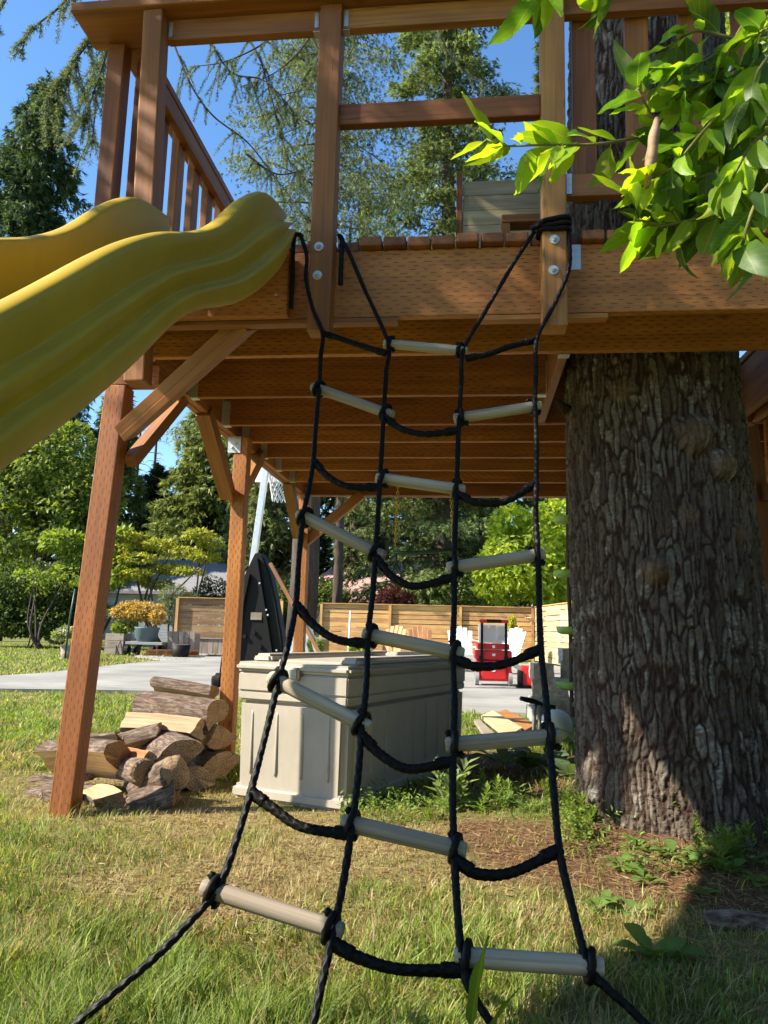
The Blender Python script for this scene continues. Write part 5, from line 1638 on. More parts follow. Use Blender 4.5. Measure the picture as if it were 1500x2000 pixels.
shrub_px('rounded_shrub', 'wide rounded dark green shrub in the shady bed behind the lawn', 'shrub', 26, [(50, 1150, 80, 60), (110, 1170, 60, 50), (0, 1180, 70, 50), (150, 1190, 40, 40), (40, 1205, 90, 40), (110, 1212, 70, 34)], 14000, .17, [(.04, .07, .015), (.07, .11, .025), (.11, .16, .035)], 37, 60, gapf=.28, stems=2, trunk_r=.03)
shrub_px('sunlit_shrub', 'sunlit light green shrub in front of the rounded dark shrub', 'shrub', 24.5, [(75, 1125, 50, 14), (115, 1135, 40, 16), (60, 1150, 40, 14)], 2600, .15, LG, 38, 80, gapf=.42)
shrub_px('house_shrub', 'dark clipped shrub against the wall of the grey house', 'shrub', 40, [(415, 1150, 30, 26), (400, 1165, 24, 22)], 2600, .17, [(.02, .035, .012), (.035, .055, .016)], 39, 412, gapf=.3)
shrub_px('grey_shrub', 'grey green feathery shrub beside the slat screen', 'shrub', 26, [(345, 1165, 28, 22), (335, 1195, 30, 25), (365, 1180, 18, 20)], 2600, .16, [(.14, .17, .10), (.20, .23, .14)], 40, 345, aspect=.2, gapf=.35)
shrub_px('purple_maple', 'round purple leaved shrub peeping over the back fence', 'shrub', 33, [(772, 1170, 36, 26), (755, 1178, 24, 20), (795, 1180, 22, 18)], 3600, .13, [(.10, .025, .03), (.15, .045, .045), (.07, .02, .025)], 41, 772, gapf=.3)
shrub_px('hedge_bush', 'dark bush behind the back fence next to the ladder', 'shrub', 34, [(600, 1155, 45, 35), (560, 1165, 40, 30), (640, 1165, 40, 25)], 4200, .2, GR, 42, 600, gapf=.38)
shrub_px('fence_bush', 'loose green bush over the back fence below the trapeze rings', 'shrub', 33, [(890, 1150, 45, 40), (850, 1160, 30, 24), (925, 1150, 30, 40)], 4200, .18, GR + [(.15, .2, .05)], 43, 885, gapf=.4)
shrub_px('golden_conifer', 'tiny golden green conifer in front of the fence corner behind the tool stack', 'shrub', 24, [(1000, 1222, 7, 12), (1000, 1212, 4, 8)], 700, .09, [(.40, .42, .05), (.5, .5, .06)], 44, 1000, gapf=.2)
shrub_px('bed_plant', 'low green bedding plant near the foot of the ladder', 'plant', 14, [(618, 1262, 18, 14), (604, 1255, 12, 10)], 700, .09, LG, 45, 616, gapf=.3, trunk_r=.01)
shrub_px('bed_plant', 'low leafy bedding plant between the ladder and the brown chairs', 'plant', 15, [(708, 1272, 14, 8), (690, 1268, 10, 8)], 500, .09, LG, 46, 702, gapf=.3, trunk_r=.01)
shrub_px('pot_flower', 'pale flowering plant spilling from the pot at the green stake', 'plant', 17.5, [(125, 1240, 14, 10), (140, 1232, 12, 8)], 500, .09, [(.2, .3, .08), (.55, .5, .42)], 47, 134, gapf=.3, trunk_r=.01)
shrub_px('overhanging_tree', 'sunlit broadleaf tree beyond the far side of the big trunk above the deck', 'tree', 15, [(1500, 120, 110, 140), (1460, 260, 90, 120), (1560, 350, 120, 130), (1480, 20, 100, 100)], 9000, .16, LG, 48, 1560, gapf=.4, trunk_r=.12)
shrub_px('shade_shrub', 'shaded bush beyond the big trunk at the edge of the deck', 'shrub', 9, [(1500, 1150, 40, 130), (1540, 1060, 60, 100), (1540, 1240, 60, 80)], 3500, .10, GR, 49, 1530, gapf=.35, trunk_r=.03)

# ------------------------------------------------------------------ limbs of a nearer conifer hanging over the deck
def hanging_limb(name_tree, specs, seed):
    rng = np.random.default_rng(seed)
    fol = [[], [], []]; nV = 0
    limb = MB()
    for pts, nt, tl in specs:
        pth = smooth_path([P(x, y, Y=Y) for x, y, Y in pts], .08)
        tube('limb', pth, np.linspace(.024, .006, len(pth)), M['tree_bark'], name_tree, 6)
        for k in range(nt):
            i = rng.integers(len(pth) // 8, len(pth) - 1); b0 = pth[i]
            out = unit(1, rng)[0] * np.array([1, .7, .5]); ln = tl * rng.uniform(.4, 1.1)
            tw = np.array([b0 + out * ln * u * .55 + np.array([0, 0, -1]) * ln * u ** 1.4 * .8 for u in np.linspace(0, 1, 8)])
            limb.tube(tw[::2], np.linspace(.005, .002, 4), 4, False)
            ns = int(ln * 420)
            u = rng.random(ns); bp_ = np.stack([np.interp(u, np.linspace(0, 1, 8), tw[:, a]) for a in range(3)], -1)
            td = tw[-1] - tw[0]; td /= np.linalg.norm(td)
            dd = unit(ns, rng) + td * .9
            f = rng.random((ns, 1)); col = np.array([.04, .065, .035]) * (1 - f) + np.array([.26, .30, .15]) * f
            V, F, C = cards(bp_, dd, unit(ns, rng), rng.uniform(.035, .065, ns), .007, col)
            fol[0].append(V); fol[1].append(F + nV); fol[2].append(C); nV += len(V)
    tag(limb.build('twigs', M['tree_bark'], name_tree, True), kind='stuff')
    link('needles', np_mesh('needles', np.vstack(fol[0]), np.vstack(fol[1]), M['needle'], False, np.vstack(fol[2])), name_tree)


# unseen limbs added to the big trunk, laid out to shade the upper deck
rc = np.random.default_rng(77)
fV, fF, fC, nV = [], [], [], 0
for k, (tx, ty, tz, z0_) in enumerate(((-5.0, 1.2, 5.7, 6.3), (-3.6, .6, 5.9, 6.6), (-4.4, 2.6, 6.2, 6.9), (-2.2, 1.4, 6.3, 6.8), (-1.6, 2.6, 6.0, 6.5), (-3.0, 1.9, 5.6, 6.2), (-.2, 1.6, 6.4, 6.9), (-5.6, 2.2, 6.4, 6.9))):
    a0 = np.array([.7, 3.6, z0_]); a1 = np.array([tx, ty, tz])
    pth = smooth_path([a0, a0 * .6 + a1 * .4 + np.array([0, 0, .25]), a0 * .25 + a1 * .75 + np.array([0, 0, .15]), a1], .12)
    tube('limb', pth, np.linspace(.06, .012, len(pth)), M['tree_bark'], HT, 6)
    ns = 900
    u = rc.random(ns) ** .6 * (len(pth) - 1); i_ = u.astype(int)
    dirv = (a1 - a0) / np.linalg.norm(a1 - a0); sd = np.cross(dirv, [0, 0, 1.0])
    tw = np.round(rc.normal(size=ns) * 3) / 3 * .55
    bp_ = pth[i_] + sd * tw[:, None] + dirv * (np.abs(tw) * .5)[:, None] + rc.normal(size=(ns, 3)) * .10 + np.array([0, 0, -1.0]) * (rc.random(ns) ** 2 * .35)[:, None]
    for q_ in range(4):
        f = rc.random((ns, 1))
        V, F, C = needles(bp_ + unit(ns, rc) * .06, unit(ns, rc) * .8 + dirv * .4 + sd * np.sign(tw)[:, None] * .5, unit(ns, rc) * .5 + np.array([0, 0, 1.0]), rc.uniform(.10, .2, ns), .05, np.array([.05, .07, .035]) * (1 - f) + np.array([.22, .26, .13]) * f)
        fV.append(V); fF.append(F + nV); fC.append(C); nV += len(V)
link('crown', np_mesh('crown', np.vstack(fV), np.vstack(fF), M['needle'], False, np.vstack(fC)), HT)
OC = thing('larch_tree', 'drooping conifer whose fine needled boughs hang behind the top rail and slide', 'tree', (P(420, 1250, Y=12.5).x - 0.0, 30, 0))
OC.location = (P(640, 1250, Y=28).x, 28.0, 0)
hanging_limb(HT, [
    ([(330, -90, 7.5), (250, 20, 7.2), (185, 70, 7.0), (110, 170, 6.8), (80, 220, 6.8)], 60, .6), ([(330, -60, 7.5), (230, 60, 7.4), (190, 160, 7.2), (165, 240, 7.2)], 48, .6),
    ([(200, -80, 7.2), (120, 10, 7.0), (60, 60, 7.0), (40, 110, 7.0)], 24, .45), ([(350, -80, 7.6), (250, 30, 7.4), (200, 120, 7.4), (180, 280, 7.4)], 36, .5),
    ([(30, -60, 7), (10, 0, 7), (-20, 50, 7)], 8, .3)], 3)
hanging_limb(OC, [
    ([(330, 60, 12), (370, 160, 12), (415, 225, 12.2), (480, 275, 12.4), (525, 330, 12.5), (600, 430, 12.6)], 22, .75), ([(440, 20, 12.5), (500, 100, 12.5), (530, 190, 12.7), (560, 300, 13), (600, 380, 13)], 30, .8),
    ([(640, -10, 12.5), (600, 80, 12.6), (540, 140, 12.6), (470, 170, 12.6)], 22, .7), ([(600, 60, 12.5), (650, 150, 12.5), (680, 220, 12.4), (700, 250, 12.4)], 10, .5),
    ([(480, 300, 12.4), (540, 340, 12.6), (600, 330, 12.8)], 14, .7), ([(400, 60, 12.2), (450, 140, 12.2), (520, 160, 12.2), (590, 240, 12.4)], 26, .8), ([(560, 20, 12.2), (520, 80, 12.2), (440, 120, 12.0), (370, 130, 12.0)], 24, .7), ([(720, 20, 12.4), (640, 90, 12.4), (560, 200, 12.4), (500, 230, 12.4)], 24, .8), ([(840, 20, 14), (870, 90, 14), (910, 140, 14), (965, 170, 14)], 16, .5), ([(700, 30, 13), (690, 90, 13), (670, 130, 13)], 5, .3)], 4)
zz = np.linspace(0, 17, 12)
tube('trunk', [(OC.location.x + .3, 28 + .0 * z, z) for z in zz], np.linspace(.2, .06, 12), M['tree_bark'], OC, 10)

# ------------------------------------------------------------------ laurel with big leaves reaching in from the side
LT = thing('laurel_branch', 'glossy laurel bush with big backlit yellow green leaves in front of the deck corner', 'shrub', (1.9, 1.9, 0))


def leaf_mesh(ln, wd, curl, fold, col, name='leaf', tw=0.0):
    nl, V, F = 9, [], []
    for i in range(nl):
        t = i / (nl - 1)
        w = wd * .5 * (math.sin(math.pi * min(1, t ** .80 * .985 + .012)) ** .72)
        x = ln * t; z = curl * ln * (t * t * .9) + .008 * math.sin(t * 9) * ln * .3
        V += [(x, -w, z + fold * w + .003 * math.sin(t * 14)), (x, -w * .5, z + fold * w * .42), (x, 0, z), (x, w * .5, z + fold * w * .42), (x, w, z + fold * w - .003 * math.sin(t * 13))]
        if i:
            a = (i - 1) * 5; b_ = i * 5
            for k in range(4): F.append((a + k, b_ + k, b_ + k + 1, a + k + 1))
    V = [(x, y * math.cos(tw * x / ln) - z * math.sin(tw * x / ln), z * math.cos(tw * x / ln) + y * math.sin(tw * x / ln)) for x, y, z in V]
    # petiole
    b0 = len(V)
    V += [(-ln * .14, -.0012, .004), (-ln * .14, .0012, .004), (0.004, .0016, 0), (0.004, -.0016, 0)]; F.append((b0, b0 + 1, b0 + 2, b0 + 3))
    c = np.tile(np.array(col), (len(V), 1))
    return np_mesh(name, V, F, M['leaf_laurel'], True, c)


rng = np.random.default_rng(12)
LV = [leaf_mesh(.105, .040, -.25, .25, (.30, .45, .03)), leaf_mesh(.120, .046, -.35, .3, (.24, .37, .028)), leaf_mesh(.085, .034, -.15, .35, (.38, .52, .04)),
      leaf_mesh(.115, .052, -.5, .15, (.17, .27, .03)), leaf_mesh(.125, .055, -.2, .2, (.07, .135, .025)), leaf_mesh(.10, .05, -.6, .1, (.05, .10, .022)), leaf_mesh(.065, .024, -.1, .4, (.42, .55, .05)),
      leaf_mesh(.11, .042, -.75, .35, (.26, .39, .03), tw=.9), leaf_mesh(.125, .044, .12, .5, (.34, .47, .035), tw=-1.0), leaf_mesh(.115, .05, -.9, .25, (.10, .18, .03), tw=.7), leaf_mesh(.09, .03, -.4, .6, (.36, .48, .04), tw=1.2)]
nleaf = 0


def put_leaf(p, d, nrm, k, s=1.0):
    global nleaf
    x = Vector(d).normalized(); z = Vector(nrm); y = z.cross(x)
    if y.length < 1e-3: y = Vector((0, 1, 0)).cross(x)
    y.normalize(); z = x.cross(y)
    o = link('leaf', LV[k], LT)
    o.matrix_basis = Matrix(((x.x * s, y.x * s, z.x * s, p[0]), (x.y * s, y.y * s, z.y * s, p[1]), (x.z * s, y.z * s, z.z * s, p[2]), (0, 0, 0, 1)))
    nleaf += 1


def twig(pts, nl, bright, r0=.006, r1=.0022, tip=6, spread=1.0, sc=1.0):
    path = smooth_path([P(x, y, Y=Y) for x, y, Y in pts], .02)
    tube('twig', path, np.linspace(r0, r1, len(path)), M['twig'], LT, 6)
    T = np.gradient(path, axis=0); T /= np.linalg.norm(T, axis=1)[:, None]
    for k in range(nl):
        tipk = k < tip
        i = len(path) - 1 - (rng.integers(0, 3) if tipk else int((.12 + .8 * (k - tip) / max(1, nl - tip)) * len(path) * .9))
        i = min(max(i, 0), len(path) - 1)
        t = T[i]; az = k * 2.4 + rng.uniform(-.4, .4)
        a = np.cross(t, [0, 0, 1.0]); a /= np.linalg.norm(a) + 1e-6; b_ = np.cross(a, t)
        rad = math.cos(az) * a + math.sin(az) * b_
        d = t * rng.uniform(.35, 1.0) + rad * rng.uniform(.6, 1.1) * spread + np.array([0, 0, -.30])
        nrm = np.array([0, 0, 1.0]) + rad * .35 + rng.normal(size=3) * .35
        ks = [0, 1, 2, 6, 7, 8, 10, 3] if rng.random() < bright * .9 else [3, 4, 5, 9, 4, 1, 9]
        put_leaf(path[i] + d * .008, d, nrm, ks[rng.integers(len(ks))], sc * rng.uniform(.68, 1.2))


M['twig'] = plastic('green_brown_twig', (.16, .15, .04), .6, .3, .3)
YB = 1.75
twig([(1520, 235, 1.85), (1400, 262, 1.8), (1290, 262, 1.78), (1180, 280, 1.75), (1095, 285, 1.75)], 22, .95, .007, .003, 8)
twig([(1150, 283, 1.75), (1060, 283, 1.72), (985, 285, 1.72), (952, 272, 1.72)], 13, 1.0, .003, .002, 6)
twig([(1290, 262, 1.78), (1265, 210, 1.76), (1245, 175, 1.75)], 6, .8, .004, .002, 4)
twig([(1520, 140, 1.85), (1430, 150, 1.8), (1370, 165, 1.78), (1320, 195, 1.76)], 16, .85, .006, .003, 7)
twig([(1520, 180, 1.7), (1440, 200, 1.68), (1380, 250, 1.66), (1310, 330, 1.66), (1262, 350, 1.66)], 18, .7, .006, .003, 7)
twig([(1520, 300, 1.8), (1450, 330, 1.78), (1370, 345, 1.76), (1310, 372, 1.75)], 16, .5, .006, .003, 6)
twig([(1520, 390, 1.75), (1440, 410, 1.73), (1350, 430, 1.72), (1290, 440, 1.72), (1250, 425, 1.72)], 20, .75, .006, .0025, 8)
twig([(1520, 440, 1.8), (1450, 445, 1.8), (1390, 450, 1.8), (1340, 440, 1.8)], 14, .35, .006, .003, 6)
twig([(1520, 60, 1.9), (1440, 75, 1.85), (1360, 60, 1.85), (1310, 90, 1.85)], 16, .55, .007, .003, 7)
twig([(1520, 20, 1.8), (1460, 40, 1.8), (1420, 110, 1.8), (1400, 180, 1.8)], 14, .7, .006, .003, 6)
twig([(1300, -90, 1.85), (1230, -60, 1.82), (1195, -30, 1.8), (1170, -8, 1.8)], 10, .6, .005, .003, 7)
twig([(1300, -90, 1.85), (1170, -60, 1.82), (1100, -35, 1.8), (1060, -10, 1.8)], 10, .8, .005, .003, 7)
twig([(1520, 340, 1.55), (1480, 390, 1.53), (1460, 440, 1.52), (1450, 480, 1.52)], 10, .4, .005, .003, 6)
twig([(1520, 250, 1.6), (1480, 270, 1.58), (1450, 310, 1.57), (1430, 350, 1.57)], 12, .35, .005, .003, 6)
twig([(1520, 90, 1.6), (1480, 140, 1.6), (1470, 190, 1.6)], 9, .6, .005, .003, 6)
for (x, y) in ((1480, 250), (1440, 230), (1400, 300), (1360, 280), (1470, 350), (1420, 390), (1330, 300), (1440, 130), (1390, 110), (1490, 60), (1350, 130), (1300, 300), (1495, 420), (1380, 400)):
    q = [(x + rng.uniform(20, 50), y + rng.uniform(-30, 20), 1.85), (x, y, 1.8), (x - rng.uniform(15, 40), y + rng.uniform(0, 30), 1.8)]
    twig(q, 8, .5, .004, .002, 5)
pod_pts = smooth_path([P(1283, 232, Y=1.66), P(1278, 260, Y=1.65), P(1272, 310, Y=1.65), P(1266, 352, Y=1.65), P(1264, 366, Y=1.65)], .006)
nn = len(pod_pts)
Vp, Fp = tube_arrays(pod_pts, .021 * np.sin(np.linspace(.12, 3.0, nn)) ** .6, 12, True, lambda s, th: 1 - .45 * np.abs(np.sin(th)) ** 2 + .08 * np.sin(s * 90 + th * 2))
link('dried_leaf', np_mesh('dried_leaf', Vp, fix_tris(Fp), M['brown_pod'], True), LT)
tube('stem', smooth_path([(1.9, 1.9, 0), (1.85, 1.95, .8), (1.75, 1.9, 1.6), (1.55, 1.85, 2.1)], .1), .03, M['tree_bark'], LT)
tube('stem', smooth_path([(1.85, 1.95, .8), (1.6, 1.9, 1.5), (1.4, 1.85, 2.2), (1.2, 1.8, 2.6)], .1), .02, M['tree_bark'], LT)

# ------------------------------------------------------------------ low plants round the trunk
def rosette_mesh(seed, nl, ln, wd, col, rise):
    r = np.random.default_rng(seed); V, F, C = [], [], []
    for k in range(nl):
        az = k * 2.4 + r.uniform(-.3, .3); el = rise * r.uniform(.5, 1.1); L = ln * r.uniform(.6, 1.15)
        st = .35 * L
        dx = np.array([math.cos(az) * math.cos(el), math.sin(az) * math.cos(el), math.sin(el)])
        sd = np.array([-math.sin(az), math.cos(az), 0]); b0 = len(V)
        for i in range(6):
            t = i / 5; w = wd * L * .5 * math.sin(math.pi * (t * .93 + .05)) ** .8
            c_ = dx * (st + L * t) + np.array([0, 0, -.35 * L * t * t])
            for s_ in (-1, 0, 1): V.append(c_ + sd * w * s_ + np.array([0, 0, .18 * w * abs(s_)])); C.append(np.array(col) * (1.12 if s_ == 0 else r.uniform(.85, 1.1)))
            if i:
                for q in (0, 1): F.append((b0 + (i - 1) * 3 + q, b0 + i * 3 + q, b0 + i * 3 + q + 1, b0 + (i - 1) * 3 + q + 1))
        b0 = len(V)
        V += [np.array([.002, 0, 0]), np.array([-.002, 0, 0]), dx * st + sd * .0015, dx * st - sd * .0015]; C += [np.array(col)] * 4; F.append((b0, b0 + 1, b0 + 3, b0 + 2))
    return np_mesh('leaves', np.array(V), F, M['leaf'], True, np.array(C))


def spire_mesh(seed, hgt, nl, ln, col):
    r = np.random.default_rng(seed); P_, D_ = [], []
    for k in range(nl):
        t = (k + .5) / nl; az = k * 2.4; P_.append((0.01 * math.sin(t * 5), .01 * math.cos(t * 4), hgt * t * .95)); D_.append((math.cos(az), math.sin(az), .35 + .6 * t))
    col_ = np.array(col)[None] * r.uniform(.8, 1.2, (nl, 1))
    V, F, C = cards(np.array(P_), np.array(D_), np.tile([0, 0, 1.0], (nl, 1)), ln * r.uniform(.6, 1.1, nl), ln * .32, col_, .08)
    return np_mesh('leaves', V, F, M['leaf'], False, C)


LOW = {'broad': [rosette_mesh(s, 7 + s, .07, .62, (.15, .24, .055), .75) for s in range(3)], 'hosta': [rosette_mesh(20 + s, 13, .22, .55, (.13, .19, .09), .9) for s in range(2)],
       'weed': [spire_mesh(40 + s, .075 + .02 * s, 40, .034, (.20, .29, .06)) for s in range(3)]}


def low_plant(name, label, cat, px, py, kind, s=1.0, seed=0, group=None, pos=None):
    q = Vector(pos) if pos is not None else P(px, py, Z=.02)
    z = float(ground_z(np.array([q.x]), np.array([q.y]))[0])
    T = thing(name, label, cat, (q.x, q.y, z), group, seed * 1.7)
    o = link('leaves', LOW[kind][seed % len(LOW[kind])], T, True); o.scale = (s, s, s)
    return T


cnt = 0
for label, px, py, k, s, sd in (
        ('large broad leaved plant at the left foot of the trunk beside the white ball', 1085, 1500, 'hosta', 1.15, 0), ('broad grey green plant between the storage box and the trunk', 1035, 1500, 'hosta', 1.0, 1),
        ('broad leaved plant in the shade right behind the storage box corner', 985, 1490, 'hosta', .85, 0), ('sagging broad leaved plant closest to the trunk bark', 1112, 1515, 'hosta', .8, 1)):
    low_plant('broadleaf_plant', label, 'plant', px, py, k, s, sd, 'big leaved plants by the trunk')
wl_ = [(1245, 1675, .9), (1215, 1700, .8), (1320, 1690, 1.0), (1350, 1705, 1.0), (1405, 1690, 1.1), (1430, 1715, .9), (1470, 1700, 1.0), (1490, 1735, .9), (1170, 1770, .8), (1265, 1725, .9), (1375, 1750, .7), (1280, 1870, 1.3), (1300, 1880, 1.0), (930, 1590, 1.0), (985, 1580, 1.1), (1030, 1600, .9), (1340, 1650, .8), (1450, 1660, 1.0), (1185, 1760, .7), (1240, 1780, .7)]
for i, (x, y, s) in enumerate(wl_):
    low_plant('seedling_plant', 'small round leaved seedling in the bark litter round the trunk', 'plant', x, y, 'broad', s * 1.15, i, 'round leaved seedlings round the trunk')
ww = []
for i in range(80):
    t = rng.random()
    if i < 50: ww.append((rng.uniform(1100, 1480), rng.uniform(1585, 1660)))
    elif i < 68: ww.append((rng.uniform(700, 1080), rng.uniform(1560, 1605)))
    else: ww.append((rng.uniform(1330, 1500), rng.uniform(1640, 1720)))
for i, (x, y) in enumerate(ww):
    low_plant('weed_plant', 'leafy little weed growing against the foot of the big trunk' if i < 50 else 'leafy little weed along the shaded side of the storage box' if i < 68 else 'leafy little weed in the shade beyond the lit side of the trunk', 'plant', x, y, 'weed', rng.uniform(.7, 1.5), i, 'leafy weeds at the trunk' if i < 50 else 'leafy weeds by the box' if i < 68 else 'leafy weeds in the shade')
q = P(872, 1585, Z=.02)
LE = thing('woolly_plant', 'upright silvery green plant in front of the shaded side of the storage box', 'plant', (q.x, q.y, 0))
for k in range(4):
    o = link('shoot', spire_mesh(60 + k, .26 - .03 * k, 22, .10, (.26, .34, .16)), LE, True); o.location = (.035 * math.cos(k * 1.9), .035 * math.sin(k * 1.9), 0); o.rotation_euler = (.25 * math.cos(k * 1.9 + 1.5), .25 * math.sin(k * 1.9 + 1.5), k)

# ------------------------------------------------------------------ grass and litter (nobody could count them)
def inside_drive(x, y):
    return (y > np.interp(x, [-14, -9, -5.75, -4.35, -2.6, -1.0, 0.2, 1.4, 3.2], [7.6, 8.5, 9.1, 9.5, 9.7, 9.2, 8.55, 8.3, 8.2])) & (y < np.where(x > -7.2, 30, np.interp(x, [-14, -9.5, -7.2], [9.4, 10.4, 11.1])))


def grass(name, label, n, xr, yr, hgt, wid, seed, far=False):
    r = np.random.default_rng(seed)
    y = yr[0] + (yr[1] - yr[0]) * r.random(n) ** (1.6 if not far else 1.3)
    half = .54 * y + .25
    x = (r.random(n) * 2 - 1) * half - y * .116
    x = np.clip(x, *xr)
    lit = litter_mask(x, y); dry = dry_mask(x, y)
    dens = fbm(x * 3.5, y * 3.5, s=77)
    keep = (r.random(n) > lit * .93) & (r.random(n) > dry * .45) & (dens > .10 + .14 * r.random(n)) & ~inside_drive(x, y)
    bxl = (x + 1.20) * math.cos(math.radians(19.5)) - (y - 3.965) * math.sin(math.radians(19.5)); byl = (x + 1.20) * math.sin(math.radians(19.5)) + (y - 3.965) * math.cos(math.radians(19.5))
    keep &= ~((bxl > 0) & (bxl < .65) & (byl > 0) & (byl < 1.66))
    keep &= np.hypot(x - .96, y - 3.8) > .55
    x, y, dry, dens = x[keep], y[keep], dry[keep], dens[keep]; n = len(x)
    z = ground_z(x, y) - .004
    tall = np.clip((2.35 - y) / .9, 0, 1) * (.35 + fbm(x * 2.2 + 9, y * 2.2, s=88) * 1.1)
    tall = tall + .8 * np.exp(-(((x + 1.75) / .18) ** 2 + ((y - 3.42) / .16) ** 2)) + .5 * np.exp(-(((x + 1.45) / .25) ** 2 + ((y - 4.6) / .3) ** 2))
    h = hgt * r.uniform(.45, 1.15, n) * (1 - .45 * dry) * (1 + 1.7 * tall)
    h = h * (.55 + 1.0 * np.clip((fbm(x * 9, y * 9, s=66) - .25) * 1.9, 0, 1))
    cl = fbm(x * 5 + 3, y * 5, s=99) * 6.28 * 2
    az = np.where(r.random(n) < .6, cl + r.normal(size=n) * .8, r.uniform(0, 6.283, n)); ln = r.uniform(.15, 1.15, n) * h
    w = wid * r.uniform(.5, 1.4, n) * np.where(r.random(n) < .06, 1.9, 1.0)
    dx, dy = np.cos(az) * ln, np.sin(az) * ln; fa = az + r.uniform(.8, 2.3, n); sx, sy = np.cos(fa) * w, np.sin(fa) * w
    b = np.stack([x, y, z], -1); L = np.stack([dx, dy, 0 * z], -1); S = np.stack([sx, sy, 0 * z], -1); U = np.array([0, 0, 1.0])
    V = np.stack([b - S * .5, b + S * .5, b + L * .35 + U * (h * .55)[:, None] - S * .42, b + L * .35 + U * (h * .55)[:, None] + S * .42, b + L + U * (h * .92)[:, None]], 1).reshape(-1, 3)
    i = np.arange(n)[:, None] * 5
    F = np.concatenate([i + np.array([[0, 1, 3]]), i + np.array([[0, 3, 2]]), i + np.array([[2, 3, 4]])], 1).reshape(-1, 3)
    gr = np.array([[.17, .25, .04], [.25, .33, .06], [.33, .39, .09], [.11, .18, .03]])[r.integers(0, 4, n)]
    st = np.array([[.46, .36, .17], [.36, .27, .12], [.55, .46, .25]])[r.integers(0, 3, n)]
    isdry = (r.random(n) < np.clip(.10 + dry * .8 - (dens - .5) * 1.3 - .25 * tall, .06, .94))[:, None]
    C = np.where(isdry, st, gr * (.62 + .76 * fbm(x * 4, y * 4, s=44))[:, None] * 1.05) * r.uniform(.6, 1.3, (n, 1))
    me = np_mesh(name, V, F, M['grass'], False, np.repeat(C, 5, 0))
    return tag(link(name, me), label, 'grass', kind='stuff')


grass('near_grass', 'mixed green and straw coloured grass blades in the foreground', 120000, (-3.5, 3.0), (1.25, 4.6), .047, .0030, 1)
grass('lawn_grass', 'short sunlit lawn grass between the firewood and the driveway', 92000, (-9, 5), (4.4, 9.7), .055, .0075, 2, True)
grass('far_lawn_grass', 'bright lawn grass beyond the driveway', 60000, (-34, -6.5), (9.5, 30), .07, .02, 3, True)
r = np.random.default_rng(5)
nl_ = 60000
y = 1.3 + 4.0 * r.random(nl_) ** 1.5; x = (r.random(nl_) * 2 - 1) * (.54 * y + .2) - .1 * y
w = np.maximum(litter_mask(x, y), .35 + .5 * dry_mask(x, y)); kp = (r.random(nl_) < w) & (np.hypot(x - .96, y - 3.8) > .5)
x, y = x[kp], y[kp]; n_ = len(x); az = r.uniform(0, 6.28, n_)
V, F, C = cards(np.stack([x, y, ground_z(x, y) + r.uniform(.003, .012, n_)], -1), np.stack([np.cos(az), np.sin(az), r.uniform(-.12, .15, n_)], -1), np.tile([0, 0, 1.0], (n_, 1)) + r.normal(size=(n_, 3)) * .3, r.uniform(.02, .07, n_), r.uniform(.0018, .006, n_),
                np.array([[.30, .18, .09], [.40, .27, .14], [.20, .11, .06], [.48, .36, .20]])[r.integers(0, 4, n_)])
tag(link('bark_litter', np_mesh('bark_litter', V, F, M['leaf'], False, C)), 'brown needles and bark chips littering the soil round the trunk', 'litter', kind='stuff')
# frothy little weeds that nobody could count
nw = 9000
t_ = r.random(nw)
px_ = np.where(t_ < .6, r.uniform(1090, 1520, nw), r.uniform(660, 1110, nw)); py_ = np.where(t_ < .6, r.uniform(1575, 1730, nw), r.uniform(1555, 1625, nw))
pp = np.array([P(a, b_, Z=.0) for a, b_ in zip(px_, py_)])
kp = (fbm(pp[:, 0] * 5, pp[:, 1] * 5, s=123) > .50) & (np.hypot(pp[:, 0] - .96, pp[:, 1] - 3.8) > .5)
pp = pp[kp]; n_ = len(pp); hh = r.random(n_) ** 1.5 * .10
pp[:, 2] = ground_z(pp[:, 0], pp[:, 1]) + .004 + hh
V, F, C = cards(pp, unit(n_, r) * np.array([1, 1, .5]) + np.array([0, 0, .25]), unit(n_, r) * .4 + np.array([0, 0, 1.0]), r.uniform(.012, .035, n_), r.uniform(.006, .014, n_), np.array([[.18, .27, .05], [.25, .34, .08], [.12, .20, .04]])[r.integers(0, 3, n_)] * r.uniform(.8, 1.2, (n_, 1)), .08)
tag(link('ground_weeds', np_mesh('ground_weeds', V, F, M['leaf'], False, C)), 'frothy low weeds spreading over the soil round the trunk', 'weeds', kind='stuff')
q = P(921, 2010, Y=1.47)
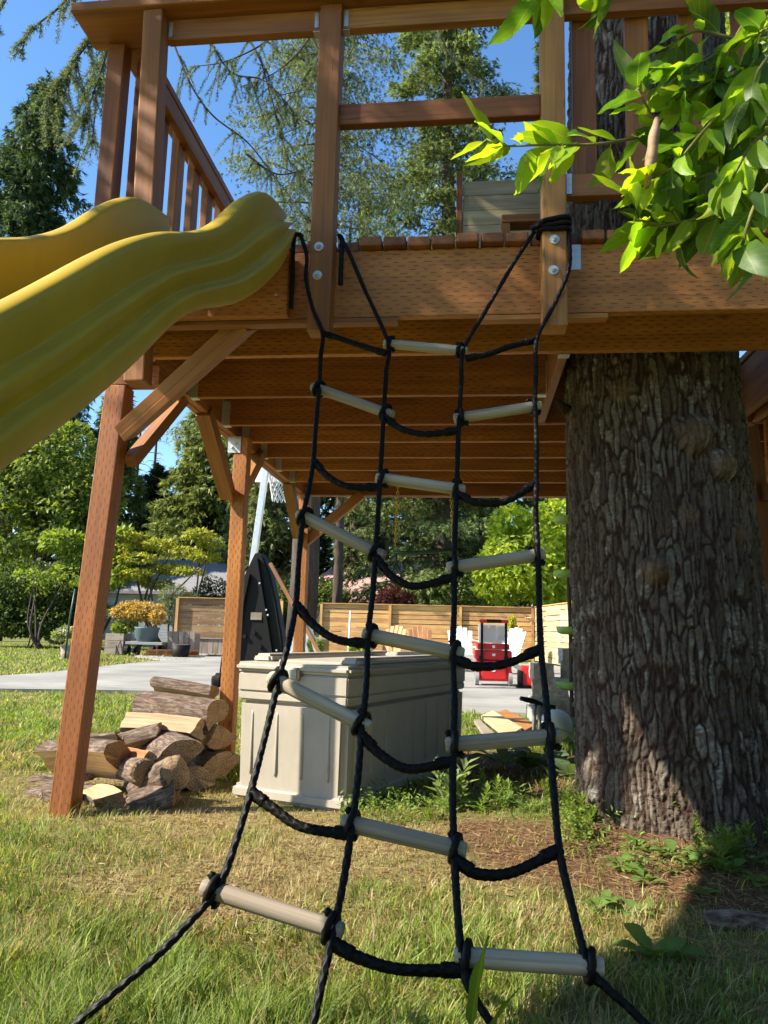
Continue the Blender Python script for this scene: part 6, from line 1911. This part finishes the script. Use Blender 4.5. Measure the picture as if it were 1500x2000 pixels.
DL = thing('dock_leaf_plant', 'single long upright dark green leaf in front of the lowest rung', 'plant', (q.x, q.y, 0))
dl = leaf_mesh(.155, .034, -.12, .35, (.13, .20, .03), tw=.4)
for (bx, dx, s_, nm) in (((q.x, q.y, q.z), (.10, .05, 1), 1.0, 'leaf'), ((q.x + .03, q.y + .03, q.z - .02), (.5, .2, .8), .6, 'leaf')):
    X_ = Vector(dx).normalized(); Y_ = Vector((.75, .66, 0)); Z_ = X_.cross(Y_).normalized(); Y_ = Z_.cross(X_)
    o = link(nm, dl, DL); o.matrix_basis = Matrix(((X_.x * s_, Y_.x * s_, Z_.x * s_, bx[0]), (X_.y * s_, Y_.y * s_, Z_.y * s_, bx[1]), (X_.z * s_, Y_.z * s_, Z_.z * s_, bx[2]), (0, 0, 0, 1)))
tube('stalk', [(q.x, q.y, 0), (q.x, q.y, q.z * .5), (q.x, q.y, q.z + .01)], .003, M['twig'], DL, 6)
# ------------------------------------------------------------------ unseen laurel hedge and conifers, added out of view to shade the yard
leafy('added_shade_hedge', 'unseen dense laurel hedge added beyond the big trunk to shade the yard', 'hedge', (4.4, 1.0, 0), [(0, -2.5, 1.6, 1.3, 1.9, 1.8), (.2, 0, 1.7, 1.3, 1.9, 1.9), (.2, 2.6, 1.7, 1.2, 1.8, 1.9), (.1, 5.0, 1.7, 1.2, 1.8, 1.9)], 9000, .15, GR, 55, gapf=.2, trunk_r=.06)
for k, (x, y, s) in enumerate(((10, 4, .8), (12, -5, 1.0), (4, -11, .9), (-4, -15, 1.0), (13, 14, 1.1))):
    c_ = copy_tree(T_BACK); c_.location = (x, y, 0); c_.rotation_euler = (0, 0, k * 1.3); c_.scale = (s, s, s)
    tag(c_, ['unseen conifer added beyond the laurel hedge to shade the yard', 'unseen conifer added to the right of the viewer to shade the yard', 'unseen conifer added straight behind the viewer to shade the yard', 'unseen conifer added behind the viewer toward the sun to shade the yard', 'unseen conifer added past the side fence to shade the yard'][k], 'tree', 'unseen conifers added to shade the yard')
